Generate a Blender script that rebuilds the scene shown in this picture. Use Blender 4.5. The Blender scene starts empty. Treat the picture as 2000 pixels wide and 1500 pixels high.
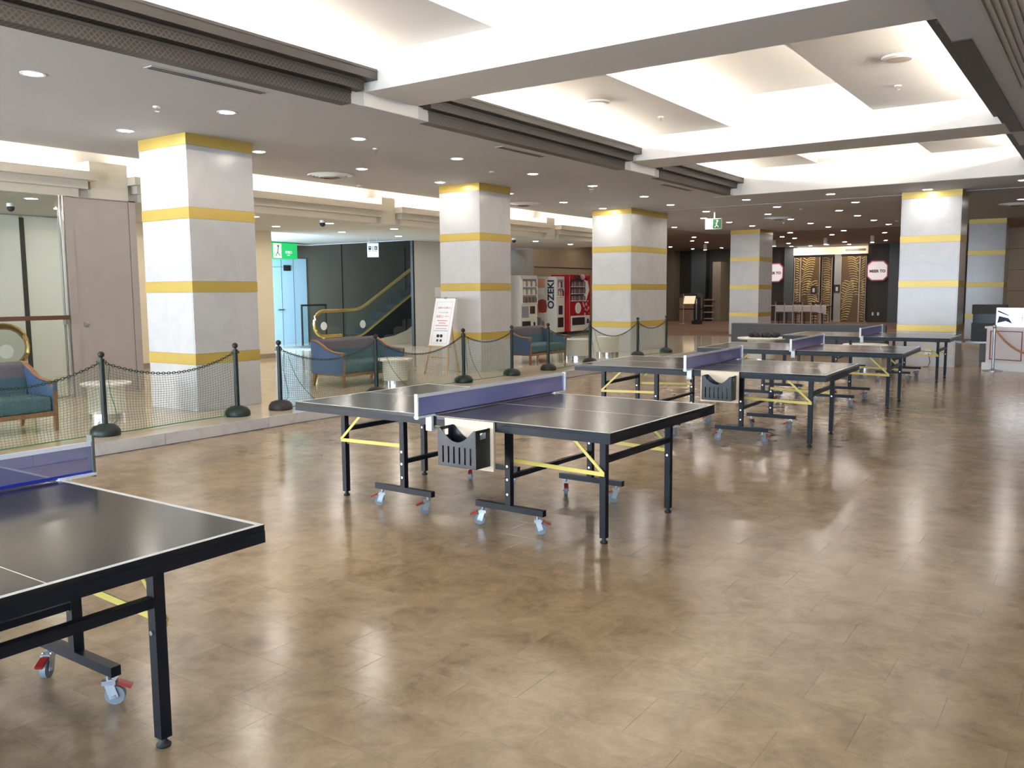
import bpy, math, random
from mathutils import Vector, Matrix
random.seed(7)
SC = bpy.context.scene
COL = SC.collection
PI = math.pi
R = math.radians

# ------------------------------------------------------------------ camera
F_PX, YAW, PITCH, ROLL, CAM_H = 1685.0, 0.606, 0.1065, -0.008, 1.581
def make_camera():
    f = Vector((-math.sin(YAW)*math.cos(PITCH), math.cos(YAW)*math.cos(PITCH), -math.sin(PITCH)))
    r = Vector((math.cos(YAW), math.sin(YAW), 0)); u = r.cross(f)
    r2 = r*math.cos(ROLL)+u*math.sin(ROLL); u2 = r2.cross(f)
    cd = bpy.data.cameras.new('camera'); co = bpy.data.objects.new('camera', cd); COL.objects.link(co)
    m = Matrix((r2, u2, -f)).transposed().to_4x4(); m.translation = Vector((0, 0, CAM_H))
    co.matrix_world = m
    cd.sensor_width = 36; cd.lens = F_PX/2000*36; cd.clip_start = .05; cd.clip_end = 200
    SC.camera = co
make_camera()
# ------------------------------------------------------------------ world, exposure, daylight
W = bpy.data.worlds.new('world'); SC.world = W; W.use_nodes = True
W.node_tree.nodes['Background'].inputs[0].default_value = (.62, .78, 1, 1)
W.node_tree.nodes['Background'].inputs[1].default_value = 3.0
SC.view_settings.view_transform = 'Standard'
SC.view_settings.look = 'None'
SC.view_settings.gamma = 1
SC.view_settings.use_curve_mapping = False
SC.view_settings.exposure = 1.08
def area(name, loc, sx, sy, rot, power, col):
    l = bpy.data.lights.new(name, 'AREA'); l.shape = 'RECTANGLE'; l.size = sx; l.size_y = sy
    l.energy = power; l.color = col
    o = bpy.data.objects.new(name, l); COL.objects.link(o); o.location = loc; o.rotation_euler = rot
    return o
# daylight entering through the window wall at the back of the hall (behind the camera)
area('window_daylight', (-3.0, -6.75, 1.7), 16, 2.9, (R(90), 0, 0), 640, (.64, .81, 1))
area('lobby_daylight_fill', (-14.0, -6.75, 1.7), 3, 2.6, (R(90), 0, 0), 620, (.85, .92, 1))  # added fill for the lobby; daylight assumed, no window stands there
area('recess_daylight_fill', (-18.2, 13.3, 1.7), 2.6, 2.2, (R(90), 0, 0), 210, (.58, .80, 1))  # added light for cool side daylight assumed in the recess; no window built
TUBE_E, COVE_E, DOWN_E = 150, 60, 95

# ------------------------------------------------------------------ materials
MATS = {}
def nodes(name):
    m = bpy.data.materials.new(name); m.use_nodes = True; nt = m.node_tree
    return m, nt, nt.nodes['Principled BSDF']
def mat(name, col, rough=.5, metal=0, noise=0, nscale=20, spec=None, bump=0, emit=None, alpha=None, trans=0, coat=0):
    m, nt, b = nodes(name); c = tuple(col)+(1,)
    b.inputs['Base Color'].default_value = c
    b.inputs['Roughness'].default_value = rough; b.inputs['Metallic'].default_value = metal
    if spec is not None: b.inputs['Specular IOR Level'].default_value = spec
    if coat: b.inputs['Coat Weight'].default_value = coat; b.inputs['Coat Roughness'].default_value = .05
    if noise or bump:
        tc = nt.nodes.new('ShaderNodeTexCoord'); n = nt.nodes.new('ShaderNodeTexNoise')
        n.inputs['Scale'].default_value = nscale; n.inputs['Detail'].default_value = 4
        nt.links.new(tc.outputs['Object'], n.inputs['Vector'])
        if noise:
            mx = nt.nodes.new('ShaderNodeMix'); mx.data_type = 'RGBA'
            mx.inputs[6].default_value = tuple(max(0, k*(1-noise)) for k in col)+(1,)
            mx.inputs[7].default_value = tuple(min(1, k*(1+noise)) for k in col)+(1,)
            nt.links.new(n.outputs['Fac'], mx.inputs[0]); nt.links.new(mx.outputs[2], b.inputs['Base Color'])
        if bump:
            bp = nt.nodes.new('ShaderNodeBump'); bp.inputs['Strength'].default_value = bump; bp.inputs['Distance'].default_value = .01
            nt.links.new(n.outputs['Fac'], bp.inputs['Height']); nt.links.new(bp.outputs[0], b.inputs['Normal'])
    if emit: b.inputs['Emission Color'].default_value = tuple(emit[:3])+(1,); b.inputs['Emission Strength'].default_value = emit[3]
    if alpha is not None: b.inputs['Alpha'].default_value = alpha
    if trans: b.inputs['Transmission Weight'].default_value = trans
    MATS[name] = m; return m
def marble(name, base, vein, rough, scale=1.4, amount=.55, tint=0):
    m, nt, b = nodes(name); L = nt.links
    g = nt.nodes.new('ShaderNodeNewGeometry')
    n1 = nt.nodes.new('ShaderNodeTexNoise'); n1.inputs['Scale'].default_value = scale; n1.inputs['Detail'].default_value = 8; n1.inputs['Distortion'].default_value = .5
    n2 = nt.nodes.new('ShaderNodeTexNoise'); n2.inputs['Scale'].default_value = scale*4; n2.inputs['Detail'].default_value = 5
    L.new(g.outputs['Position'], n1.inputs['Vector']); L.new(g.outputs['Position'], n2.inputs['Vector'])
    r = nt.nodes.new('ShaderNodeValToRGB'); e = r.color_ramp.elements
    e[0].position = .46; e[0].color = (0, 0, 0, 1); e[1].position = .54; e[1].color = (0, 0, 0, 1)
    k = r.color_ramp.elements.new(.5); k.color = (1, 1, 1, 1)
    L.new(n1.outputs['Fac'], r.inputs['Fac'])
    mu = nt.nodes.new('ShaderNodeMath'); mu.operation = 'MULTIPLY'; L.new(r.outputs['Color'], mu.inputs[0]); L.new(n2.outputs['Fac'], mu.inputs[1])
    mu2 = nt.nodes.new('ShaderNodeMath'); mu2.operation = 'MULTIPLY'; mu2.inputs[1].default_value = amount; L.new(mu.outputs[0], mu2.inputs[0])
    cl = nt.nodes.new('ShaderNodeMix'); cl.data_type = 'RGBA'
    cl.inputs[6].default_value = tuple(k*.9 for k in base)+(1,); cl.inputs[7].default_value = tuple(min(1, k*1.06) for k in base)+(1,)
    L.new(n2.outputs['Fac'], cl.inputs[0])
    mx = nt.nodes.new('ShaderNodeMix'); mx.data_type = 'RGBA'; mx.inputs[7].default_value = tuple(vein)+(1,)
    L.new(cl.outputs[2], mx.inputs[6]); L.new(mu2.outputs[0], mx.inputs[0]); L.new(mx.outputs[2], b.inputs['Base Color'])
    b.inputs['Roughness'].default_value = rough
    MATS[name] = m; return m
def floor_mat(name):
    m, nt, b = nodes(name); L = nt.links
    g = nt.nodes.new('ShaderNodeNewGeometry'); oi = nt.nodes.new('ShaderNodeObjectInfo')
    add = nt.nodes.new('ShaderNodeMath'); add.operation = 'ADD'
    L.new(g.outputs['Random Per Island'], add.inputs[0]); L.new(oi.outputs['Random'], add.inputs[1])
    sc = nt.nodes.new('ShaderNodeMath'); sc.operation = 'MULTIPLY'; sc.inputs[1].default_value = .12; L.new(add.outputs[0], sc.inputs[0])
    va = nt.nodes.new('ShaderNodeVectorMath'); va.operation = 'ADD'
    L.new(g.outputs['Position'], va.inputs[0]); L.new(sc.outputs[0], va.inputs[1])
    n1 = nt.nodes.new('ShaderNodeTexNoise'); n1.inputs['Scale'].default_value = 4.2; n1.inputs['Detail'].default_value = 10; n1.inputs['Roughness'].default_value = .74; n1.inputs['Distortion'].default_value = .35
    n2 = nt.nodes.new('ShaderNodeTexNoise'); n2.inputs['Scale'].default_value = 1.1; n2.inputs['Detail'].default_value = 3
    L.new(va.outputs[0], n1.inputs['Vector']); L.new(g.outputs['Position'], n2.inputs['Vector'])
    r = nt.nodes.new('ShaderNodeValToRGB'); e = r.color_ramp.elements
    e[0].position = .27; e[0].color = (.20, .135, .078, 1); e[1].position = .73; e[1].color = (.46, .336, .212, 1)
    k = e.new(.5); k.color = (.335, .236, .14, 1)
    ad = nt.nodes.new('ShaderNodeMath'); ad.operation = 'MULTIPLY_ADD'; ad.inputs[1].default_value = .35
    sb = nt.nodes.new('ShaderNodeMath'); sb.operation = 'SUBTRACT'; sb.inputs[1].default_value = .5
    L.new(n2.outputs['Fac'], sb.inputs[0]); L.new(sb.outputs[0], ad.inputs[0]); L.new(n1.outputs['Fac'], ad.inputs[2])
    L.new(ad.outputs[0], r.inputs['Fac']); L.new(r.outputs['Color'], b.inputs['Base Color'])
    rr = nt.nodes.new('ShaderNodeMapRange'); rr.inputs[3].default_value = .15; rr.inputs[4].default_value = .25
    L.new(n1.outputs['Fac'], rr.inputs[0]); L.new(rr.outputs[0], b.inputs['Roughness'])
    n3 = nt.nodes.new('ShaderNodeTexNoise'); n3.inputs['Scale'].default_value = 7; L.new(g.outputs['Position'], n3.inputs['Vector'])
    bp = nt.nodes.new('ShaderNodeBump'); bp.inputs['Strength'].default_value = .05; bp.inputs['Distance'].default_value = .01
    L.new(n3.outputs['Fac'], bp.inputs['Height']); L.new(bp.outputs[0], b.inputs['Normal'])
    MATS[name] = m; return m
def net_mat(name, col, alpha):
    m, nt, b = nodes(name); L = nt.links
    b.inputs['Base Color'].default_value = tuple(col)+(1,); b.inputs['Roughness'].default_value = .8
    t = nt.nodes.new('ShaderNodeBsdfTransparent'); mx = nt.nodes.new('ShaderNodeMixShader'); mx.inputs[0].default_value = alpha
    L.new(t.outputs[0], mx.inputs[1]); L.new(b.outputs[0], mx.inputs[2]); L.new(mx.outputs[0], nt.nodes['Material Output'].inputs[0])
    MATS[name] = m
def emis(name, col, s):
    m, nt, b = nodes(name); e = nt.nodes.new('ShaderNodeEmission')
    e.inputs[0].default_value = tuple(col)+(1,); e.inputs[1].default_value = s
    nt.links.new(e.outputs[0], nt.nodes['Material Output'].inputs[0]); MATS[name] = m
def lattice_mat(name, c0, c1):
    m, nt, b = nodes(name); L = nt.links
    g = nt.nodes.new('ShaderNodeNewGeometry'); sp = nt.nodes.new('ShaderNodeSeparateXYZ'); L.new(g.outputs['Position'], sp.inputs[0])
    def wave(sign):
        a = nt.nodes.new('ShaderNodeMath'); a.operation = 'MULTIPLY_ADD'; a.inputs[1].default_value = sign
        L.new(sp.outputs['Z'], a.inputs[0]); L.new(sp.outputs['Y'], a.inputs[2])
        s = nt.nodes.new('ShaderNodeMath'); s.operation = 'MULTIPLY'; s.inputs[1].default_value = 125; L.new(a.outputs[0], s.inputs[0])
        w = nt.nodes.new('ShaderNodeMath'); w.operation = 'SINE'; L.new(s.outputs[0], w.inputs[0]); return w
    mx = nt.nodes.new('ShaderNodeMath'); mx.operation = 'MAXIMUM'; L.new(wave(1).outputs[0], mx.inputs[0]); L.new(wave(-1).outputs[0], mx.inputs[1])
    gt = nt.nodes.new('ShaderNodeMath'); gt.operation = 'GREATER_THAN'; gt.inputs[1].default_value = .55; L.new(mx.outputs[0], gt.inputs[0])
    cm = nt.nodes.new('ShaderNodeMix'); cm.data_type = 'RGBA'; cm.inputs[6].default_value = c0+(1,); cm.inputs[7].default_value = c1+(1,)
    L.new(gt.outputs[0], cm.inputs[0]); L.new(cm.outputs[2], b.inputs['Base Color']); b.inputs['Roughness'].default_value = .5
    MATS[name] = m
def carpet_mat(name):
    m, nt, b = nodes(name); L = nt.links
    g = nt.nodes.new('ShaderNodeNewGeometry'); mp = nt.nodes.new('ShaderNodeMapping'); mp.inputs['Scale'].default_value = (.25, 2.2, 1)
    n = nt.nodes.new('ShaderNodeTexNoise'); n.inputs['Scale'].default_value = 1.5; n.inputs['Detail'].default_value = 4
    L.new(g.outputs['Position'], mp.inputs[0]); L.new(mp.outputs[0], n.inputs['Vector'])
    r = nt.nodes.new('ShaderNodeValToRGB'); e = r.color_ramp.elements
    e[0].position = .3; e[0].color = (.15, .075, .045, 1); e[1].position = .7; e[1].color = (.32, .18, .11, 1)
    L.new(n.outputs['Fac'], r.inputs['Fac']); L.new(r.outputs['Color'], b.inputs['Base Color']); b.inputs['Roughness'].default_value = .9
    MATS[name] = m

marble('column_marble', (.55, .537, .532), (.36, .36, .385), .2, 1.0, .34)
marble('kerb_marble', (.62, .59, .57), (.36, .34, .33), .2, 1.6, .5)
marble('platform_marble', (.66, .55, .41), (.46, .36, .24), .09, .8, .5)
floor_mat('floor_tile'); carpet_mat('carpet'); lattice_mat('grille_lattice', (.014, .012, .010), (.055, .045, .038))
mat('floor_joint', (.12, .083, .052), .7)
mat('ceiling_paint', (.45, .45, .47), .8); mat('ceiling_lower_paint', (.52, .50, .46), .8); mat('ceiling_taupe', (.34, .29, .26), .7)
mat('white_paint', (.66, .645, .635), .7); mat('cream_paint', (.72, .62, .46), .6, noise=.05, nscale=2)
mat('cream_fascia', (.62, .57, .48), .6); mat('grille_dark', (.035, .03, .028), .5)
mat('gold_band', (.56, .40, .10), .33, metal=.25, noise=.06, nscale=5)
mat('partition_taupe', (.40, .345, .31), .35, noise=.05, nscale=4); mat('panel_white', (.80, .79, .74), .3)
mat('dark_gap', (.015, .015, .015), .5); mat('brown_wall', (.21, .19, .155), .5, noise=.12, nscale=1.5)
mat('dark_brown_wall', (.055, .043, .032), .5, noise=.2, nscale=2); mat('tan_wall', (.30, .24, .17), .5, noise=.08, nscale=2)
mat('slate_wall', (.11, .12, .125), .4); mat('grey_wall', (.40, .39, .35), .6, noise=.05, nscale=2)
mat('pale_wall', (.60, .60, .57), .5, noise=.05, nscale=2); mat('panel_brown', (.30, .215, .13), .4, noise=.15, nscale=2)
mat('outer_wall', (.62, .60, .57), .7)
mat('table_top', (.013, .0135, .0155), .17, spec=.24); mat('table_line', (.72, .71, .68), .5)
mat('table_frame', (.007, .009, .015), .42, spec=.25); mat('yellow_steel', (.74, .58, .13), .4)
mat('chrome', (.72, .72, .74), .18, metal=1); mat('steel', (.42, .44, .47), .3, metal=.9); mat('wheel_grey', (.21, .24, .28), .45)
mat('brake_red', (.34, .02, .015), .4); mat('rubber', (.015, .015, .017), .6)
net_mat('net_blue', (.19, .20, .50), .56); net_mat('net_pale', (.16, .16, .36), .55)
mat('net_tape', (.83, .82, .84), .6); mat('net_edge', (.015, .018, .10), .6); mat('blue_band', (.012, .03, .33), .45)
mat('post_white', (.80, .82, .84), .4); mat('post_grey', (.10, .11, .10), .5)
mat('basket_black', (.012, .015, .02), .38); mat('ply_board', (.78, .62, .45), .5, noise=.12, nscale=8)
mat('barrier_green', (.004, .014, .010), .45); mat('barrier_brown', (.016, .011, .009), .5); mat('chain_green', (.006, .026, .016), .5)
mat('net_green', (.05, .12, .07), .8); mat('rope_green', (.05, .18, .06), .8)
mat('sofa_blue', (.06, .105, .20), .85, noise=.12, nscale=60); mat('sofa_teal', (.045, .095, .12), .85, noise=.12, nscale=60)
mat('sofa_grey', (.11, .10, .11), .85, noise=.12, nscale=60); mat('sofa_wood', (.24, .105, .045), .35, noise=.2, nscale=14)
mat('stone_drum', (.70, .66, .55), .35, noise=.06, nscale=25); mat('table_white', (.82, .79, .70), .25)
mat('escalator_gold', (.62, .43, .15), .2, metal=.9); mat('handrail_brown', (.12, .055, .03), .35); mat('black_panel', (.008, .008, .009), .25)
mat('door_daylit_blue', (.50, .72, .88), .35); mat('exit_green', (.01, .30, .08), .4, emit=(.02, .62, .14, .3)); mat('exit_dark', (.015, .09, .02), .4)
mat('exit_pale', (.8, .9, .72), .4, emit=(.85, .95, .7, .4)); mat('sign_white', (.86, .86, .86), .4); mat('ink_black', (.02, .02, .03), .5); mat('ink_red', (.62, .09, .11), .5)
mat('ink_grey', (.35, .33, .38), .5); mat('pine', (.58, .40, .22), .5, noise=.15, nscale=15)
mat('vend_cream', (.78, .76, .70), .35); mat('vend_red', (.42, .008, .015), .25); mat('vend_black', (.02, .02, .022), .3)
mat('art_orange', (.85, .42, .25), .5); mat('art_brown', (.40, .07, .05), .5); mat('art_grey', (.30, .30, .34), .5); mat('navy', (.015, .02, .06), .4)
mat('bottle_pale', (.62, .60, .55), .3); mat('bottle_amber', (.42, .22, .06), .3); mat('bottle_dark', (.10, .10, .09), .3); mat('pink', (.75, .35, .42), .4)
mat('bench_grey', (.10, .105, .115), .7); mat('desk_pale', (.72, .66, .68), .4); mat('desk_line', (.20, .045, .03), .4); mat('white_gloss', (.86, .88, .92), .25)
mat('rope_gold', (.38, .17, .08), .6); mat('gold_panel', (.15, .085, .028), .4, metal=.2, noise=.15, nscale=3); mat('gold_leaf', (.80, .60, .28), .35, metal=.2)
mat('header_cream_glow', (.85, .68, .45), .5, emit=(1, .78, .5, .35)); mat('sign_pink', (.82, .74, .73), .4, emit=(1, .88, .88, .22)); mat('sign_red', (.30, .04, .08), .4)  # the header's faint glow is added to brighten the gold screens; no lamp there
mat('cloth_white', (.80, .74, .70), .8); mat('chair_dark', (.03, .018, .014), .5); mat('pole_pale', (.55, .42, .36), .4, metal=.2)
mat('podium_wood', (.48, .30, .20), .45, noise=.1, nscale=8); mat('plant_green', (.02, .05, .03), .7)
emis('tube_glow', (1, .90, .76), TUBE_E); emis('panel_tube_glow', (1, .90, .76), TUBE_E*.42); emis('cove_glow', (1, .88, .70), COVE_E); emis('downlight_glow', (1, .93, .84), DOWN_E); emis('spot_glow', (1, .95, .9), 20)
emis('screen_glow', (.93, .96, 1), 1.6)
def glass(name, tint, fac):
    m, nt, b = nodes(name); L = nt.links
    t = nt.nodes.new('ShaderNodeBsdfTransparent'); t.inputs[0].default_value = tint+(1,)
    g = nt.nodes.new('ShaderNodeBsdfGlossy'); g.inputs['Roughness'].default_value = .02
    lw = nt.nodes.new('ShaderNodeLayerWeight'); lw.inputs[0].default_value = .5
    pw = nt.nodes.new('ShaderNodeMath'); pw.operation = 'POWER'; pw.inputs[1].default_value = 4; L.new(lw.outputs['Facing'], pw.inputs[0])
    fr = nt.nodes.new('ShaderNodeMath'); fr.operation = 'MULTIPLY_ADD'; fr.inputs[1].default_value = .7; fr.inputs[2].default_value = .035; L.new(pw.outputs[0], fr.inputs[0])
    mx = nt.nodes.new('ShaderNodeMixShader'); L.new(fr.outputs[0], mx.inputs[0]); L.new(t.outputs[0], mx.inputs[1]); L.new(g.outputs[0], mx.inputs[2])
    L.new(mx.outputs[0], nt.nodes['Material Output'].inputs[0]); MATS[name] = m
glass('clear_glass', (.90, .93, .91), .1); glass('rail_glass', (.66, .72, .70), .1)

# ------------------------------------------------------------------ mesh helpers
class MB:
    def __init__(s): s.v = []; s.f = []
    def add(s, vs, fs):
        n = len(s.v); s.v += [tuple(p) for p in vs]; s.f += [tuple(i+n for i in q) for q in fs]; return s
    def box(s, x0, x1, y0, y1, z0, z1):
        return s.add([(x0,y0,z0),(x1,y0,z0),(x1,y1,z0),(x0,y1,z0),(x0,y0,z1),(x1,y0,z1),(x1,y1,z1),(x0,y1,z1)],
                     [(0,3,2,1),(4,5,6,7),(0,1,5,4),(1,2,6,5),(2,3,7,6),(3,0,4,7)])
    def bar(s, p, q, w, h, up=(0,0,1)):
        p = Vector(p); q = Vector(q); d = (q-p).normalized(); u = Vector(up)
        if abs(d.dot(u)) > .99: u = Vector((1,0,0))
        a = d.cross(u).normalized(); b = a.cross(d); vs = []
        for e in (p, q):
            for i, j in ((-1,-1),(1,-1),(1,1),(-1,1)): vs.append(e+a*(i*w/2)+b*(j*h/2))
        return s.add(vs, [(0,3,2,1),(4,5,6,7),(0,1,5,4),(1,2,6,5),(2,3,7,6),(3,0,4,7)])
    def cyl(s, p, q, r0, r1=None, n=14, cap=True):
        r1 = r0 if r1 is None else r1
        p = Vector(p); q = Vector(q); d = (q-p).normalized(); u = Vector((0,0,1)) if abs(d.z) < .9 else Vector((1,0,0))
        a = d.cross(u).normalized(); b = d.cross(a); vs = []
        for e, r in ((p, r0), (q, r1)):
            for i in range(n): t = 2*PI*i/n; vs.append(e+a*(r*math.cos(t))+b*(r*math.sin(t)))
        fs = [(i, (i+1) % n, n+(i+1) % n, n+i) for i in range(n)]
        if cap: fs += [tuple(range(n-1, -1, -1)), tuple(range(n, 2*n))]
        return s.add(vs, fs)
    def tube(s, pts, r, n=8, closed=False, flat=None):
        pts = [Vector(p) for p in pts]; m = len(pts); vs = []
        for i, p in enumerate(pts):
            a = pts[(i-1) % m] if (closed or i) else p; b = pts[(i+1) % m] if (closed or i < m-1) else p
            d = (b-a).normalized(); u = Vector((0,0,1)) if abs(d.z) < .95 else Vector((1,0,0))
            x = d.cross(u).normalized(); y = d.cross(x)
            for k in range(n):
                t = 2*PI*k/n; vs.append(p+x*(r*math.cos(t))+y*((flat or r)*math.sin(t)))
        fs = []
        for i in range(m if closed else m-1):
            j = (i+1) % m
            for k in range(n): fs.append((i*n+k, i*n+(k+1) % n, j*n+(k+1) % n, j*n+k))
        if not closed: fs += [tuple(range(n-1, -1, -1)), tuple((m-1)*n+k for k in range(n))]
        return s.add(vs, fs)
    def lathe(s, prof, c=(0,0,0), n=24, cap=True):
        vs = []; m = len(prof)
        for r, z in prof:
            for k in range(n): t = 2*PI*k/n; vs.append((c[0]+r*math.cos(t), c[1]+r*math.sin(t), c[2]+z))
        fs = [(i*n+k, i*n+(k+1) % n, (i+1)*n+(k+1) % n, (i+1)*n+k) for i in range(m-1) for k in range(n)]
        if cap: fs += [tuple(range(n-1, -1, -1)), tuple((m-1)*n+k for k in range(n))]
        return s.add(vs, fs)
    def prism(s, poly, axis, a, b):
        def P(u, v, w): return {'x': (w, u, v), 'y': (u, w, v), 'z': (u, v, w)}[axis]
        n = len(poly); vs = [P(u, v, a) for u, v in poly]+[P(u, v, b) for u, v in poly]
        fs = [tuple(range(n-1, -1, -1)), tuple(range(n, 2*n))]+[(i, (i+1) % n, n+(i+1) % n, n+i) for i in range(n)]
        return s.add(vs, fs)
    def sphere(s, c, r, n=12, m=8, sz=1):
        return s.lathe([(max(1e-4, r*math.sin(PI*i/m)), -r*sz*math.cos(PI*i/m)) for i in range(m+1)], c, n)
    def build(s, name, m, parent=None, smooth=False, bevel=0):
        me = bpy.data.meshes.new(name); me.from_pydata(s.v, [], s.f); me.materials.append(MATS[m] if isinstance(m, str) else m)
        import bmesh
        bm = bmesh.new(); bm.from_mesh(me); bmesh.ops.recalc_face_normals(bm, faces=bm.faces); bm.to_mesh(me); bm.free()
        if smooth:
            me.polygons.foreach_set('use_smooth', [True]*len(me.polygons))
            try: me.set_sharp_from_angle(angle=R(40))
            except Exception: pass
        o = bpy.data.objects.new(name, me); COL.objects.link(o)
        if parent: o.parent = parent
        if bevel:
            b = o.modifiers.new('bevel', 'BEVEL'); b.width = bevel; b.segments = 2
        return o
def tag(o, label=None, cat=None, group=None, kind=None):
    if label: o['label'] = label
    if cat: o['category'] = cat
    if group: o['group'] = group
    if kind: o['kind'] = kind
    return o
def empty(name, loc=(0,0,0), rz=0, label=None, cat=None, group=None, kind=None):
    o = bpy.data.objects.new(name, None); COL.objects.link(o); o.location = loc; o.rotation_euler = (0,0,rz); o.empty_display_size = .1
    return tag(o, label, cat, group, kind)
KIDS = None
def copy_tree(o, parent=None):
    c = o.copy(); COL.objects.link(c)
    if parent: c.parent = parent
    for ch in list(o.children): copy_tree(ch, c)
    return c
def struct(name, mb, m, parent=None, **k):
    o = mb.build(name, m, parent, **k)
    if not parent: o['kind'] = 'structure'
    return o
def text(s, size, m, loc, xdir, updir, parent=None, name='lettering', depth=.002, align='CENTER', stretch=1.0, bold=0):
    cu = bpy.data.curves.new(name, 'FONT'); cu.body = s; cu.size = size; cu.align_x = align; cu.align_y = 'CENTER'; cu.extrude = depth; cu.offset = bold; cu.resolution_u = 3
    t = bpy.data.objects.new(name, cu); COL.objects.link(t)
    dg = bpy.context.evaluated_depsgraph_get(); dg.update()
    me = bpy.data.meshes.new_from_object(t.evaluated_get(dg)); bpy.data.objects.remove(t)
    x = Vector(xdir).normalized(); u = Vector(updir).normalized(); n = x.cross(u)
    mm = Matrix((x*stretch, u, n)).transposed().to_4x4(); mm.translation = Vector(loc); me.transform(mm)
    me.materials.clear(); me.materials.append(MATS[m])
    o = bpy.data.objects.new(name, me); COL.objects.link(o)
    if parent: o.parent = parent
    return o

# ------------------------------------------------------------------ THE SETTING
ZC, ZL, PZ = 3.52, 2.98, .124          # hall ceiling, lower ceiling along the left wall, platform height
KX = -8.14                             # kerb line
XL, XR = -6.53, -1.15                  # coffer edges
CARP_Y = 26.0
# floor: brown vinyl tiles laid in staggered rows
fl = struct('floor', MB().box(-8.14, 6.3, -7.2, 26.0, -.12, -.004), 'floor_joint')
TW, TH, GAP = .465, .31056, .0009
tile_me = None
cand = []
j0 = int((-7.0-2.966)/TH)-1
for j in range(j0, 80):
    y0 = 2.966+j*TH
    if y0 < -7 or y0+TH > 26.0: continue
    off = -1.137 if j % 2 == 0 else -.905
    k0 = int(math.floor((KX-off)/TW)); k1 = int(math.ceil((6.3-off)/TW))
    for k in range(k0, k1):
        xa = max(off+k*TW, KX); xb = min(off+(k+1)*TW, 6.3)
        if xb-xa < .02: continue
        cand.append((xa, xb, y0, y0+TH))
def in_view(x, y):
    d = (-math.sin(YAW)*x+math.cos(YAW)*y); r = (math.cos(YAW)*x+math.sin(YAW)*y)
    return d > 2.2 and abs(r) < d*.62
full = [c for c in cand if c[1]-c[0] > TW-.01]
vis = sorted([c for c in full if in_view((c[0]+c[1])/2, (c[2]+c[3])/2)], key=lambda c: (c[0]+c[1])**2+(c[2]+c[3])**2)[:290]
vs_set = set(vis)
proto = MB().box(-TW/2+GAP/2, TW/2-GAP/2, -TH/2+GAP/2, TH/2-GAP/2, -.003, 0).build('tile', 'floor_tile', fl)
for i, c in enumerate(vis):
    o = proto if i == 0 else proto.copy()
    if i: COL.objects.link(o); o.parent = fl
    o.location = ((c[0]+c[1])/2, (c[2]+c[3])/2, 0)
mb = MB()
for c in cand:
    if c in vs_set: continue
    mb.box(c[0]+GAP/2, c[1]-GAP/2, c[2]+GAP/2, c[3]-GAP/2, -.003, 0)
tag(mb.build('tile_field', 'floor_tile', fl), kind='stuff')
# raised marble platform, carpet beyond
struct('floor_platform', MB().box(-20.5, KX-.06, -7.2, CARP_Y, -.12, PZ).box(-20.5, 6.3, CARP_Y, 44, -.12, PZ-.004), 'platform_marble')
struct('floor_carpet', MB().box(-20.4, 6.2, CARP_Y+.3, 43.9, PZ-.01, PZ+.004), 'carpet')
kerb = empty('kerb', (0,0,0), label='low marble kerb edging the raised platform along the brown floor', cat='kerb')
ky = [-7.2+i*1.36 for i in range(0)]
y = 5.311-1.366*9
while y < CARP_Y:
    y1 = min(y+1.366, CARP_Y)
    MB().box(KX-.06, KX, y+.003, y1-.003, -.02, PZ+.001).build('kerb_slab', 'kerb_marble', kerb); y += 1.366
struct('trim_1', MB().box(KX, KX+.012, -7.2, CARP_Y, -.003, .004), 'dark_gap')
# ceiling
YB = [(-5.45, .65), (1.55, 6.75), (7.6, 12.83), (13.73, 17.5)]      # coffer bays
cb = MB()
cb.box(-11.55, XL, -7.2, 29.0, ZC, ZC+.14)                          # strip over the platform
cb.box(XR, 6.3, -7.2, 29.0, ZC, ZC+.14)
cb.box(XL, XR, -7.2, YB[0][0], ZC, ZC+.14).box(XL, XR, 17.5, 29.0, ZC, ZC+.14)
ceil = struct('ceiling', cb, 'ceiling_paint')
top = MB().box(-13.2, 6.3, -7.2, 44, 4.45, 4.6)
top.build('upper_slab', 'white_paint', ceil)
for ya, yb in ((-7.2, YB[0][0]), (YB[3][1], 17.62)):
    MB().box(XL-.45, XR+.45, ya-.02 if ya > 0 else yb-.12, yb+(.02 if ya < 0 else 0), ZC-.002, 4.46).build('coffer_end', 'white_paint', ceil)
for k in range(3):                                                  # cross beams
    ya, yb = YB[k][1], YB[k+1][0]
    MB().box(XL+.012, XR, ya, yb, 3.66, 4.46).build('beam', 'white_paint', ceil)
    for x0, x1 in ((XL-.5, XL), (XR, XR+.5)):
        MB().box(x0, x1+(.012 if x0 < -5 else 0), ya, yb, ZC+.003, 4.46).build('fascia', 'white_paint', ceil)
for ya, yb in YB:                                                   # cove backs and floating panels
    MB().box(XL-.5, XL-.42, ya, yb, ZC+.13, 4.46).build('cove_back', 'white_paint', ceil)
    MB().box(XR+.42, XR+.5, ya, yb, ZC+.13, 4.46).build('cove_back', 'white_paint', ceil)
    for x0, x1 in ((XL-.45, -4.85), (-2.83, XR+.45)):
        MB().box(x0, x1, ya, yb, 4.02, 4.13).build('panel', 'white_paint', ceil)
    for x0 in (XL+.0, XR-.0):
        t = MB().cyl((x0, ya+.25, 3.885), (x0, yb-.25, 3.885), .018, n=8).build('fluorescent_tube', 'tube_glow')
        tag(t, 'warm fluorescent tube lying in the cove behind the dark stepped grille', 'lamp', 'cove tubes of the hall coffers')
    for x0 in (-5.22, -2.46):
        t = MB().cyl((x0, ya+.1, 4.165), (x0, yb-.1, 4.165), .018, n=8).build('fluorescent_tube', 'panel_tube_glow')
        tag(t, 'warm fluorescent tube lying on top of a floating coffer panel', 'lamp', 'tubes on the floating panels')
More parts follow.
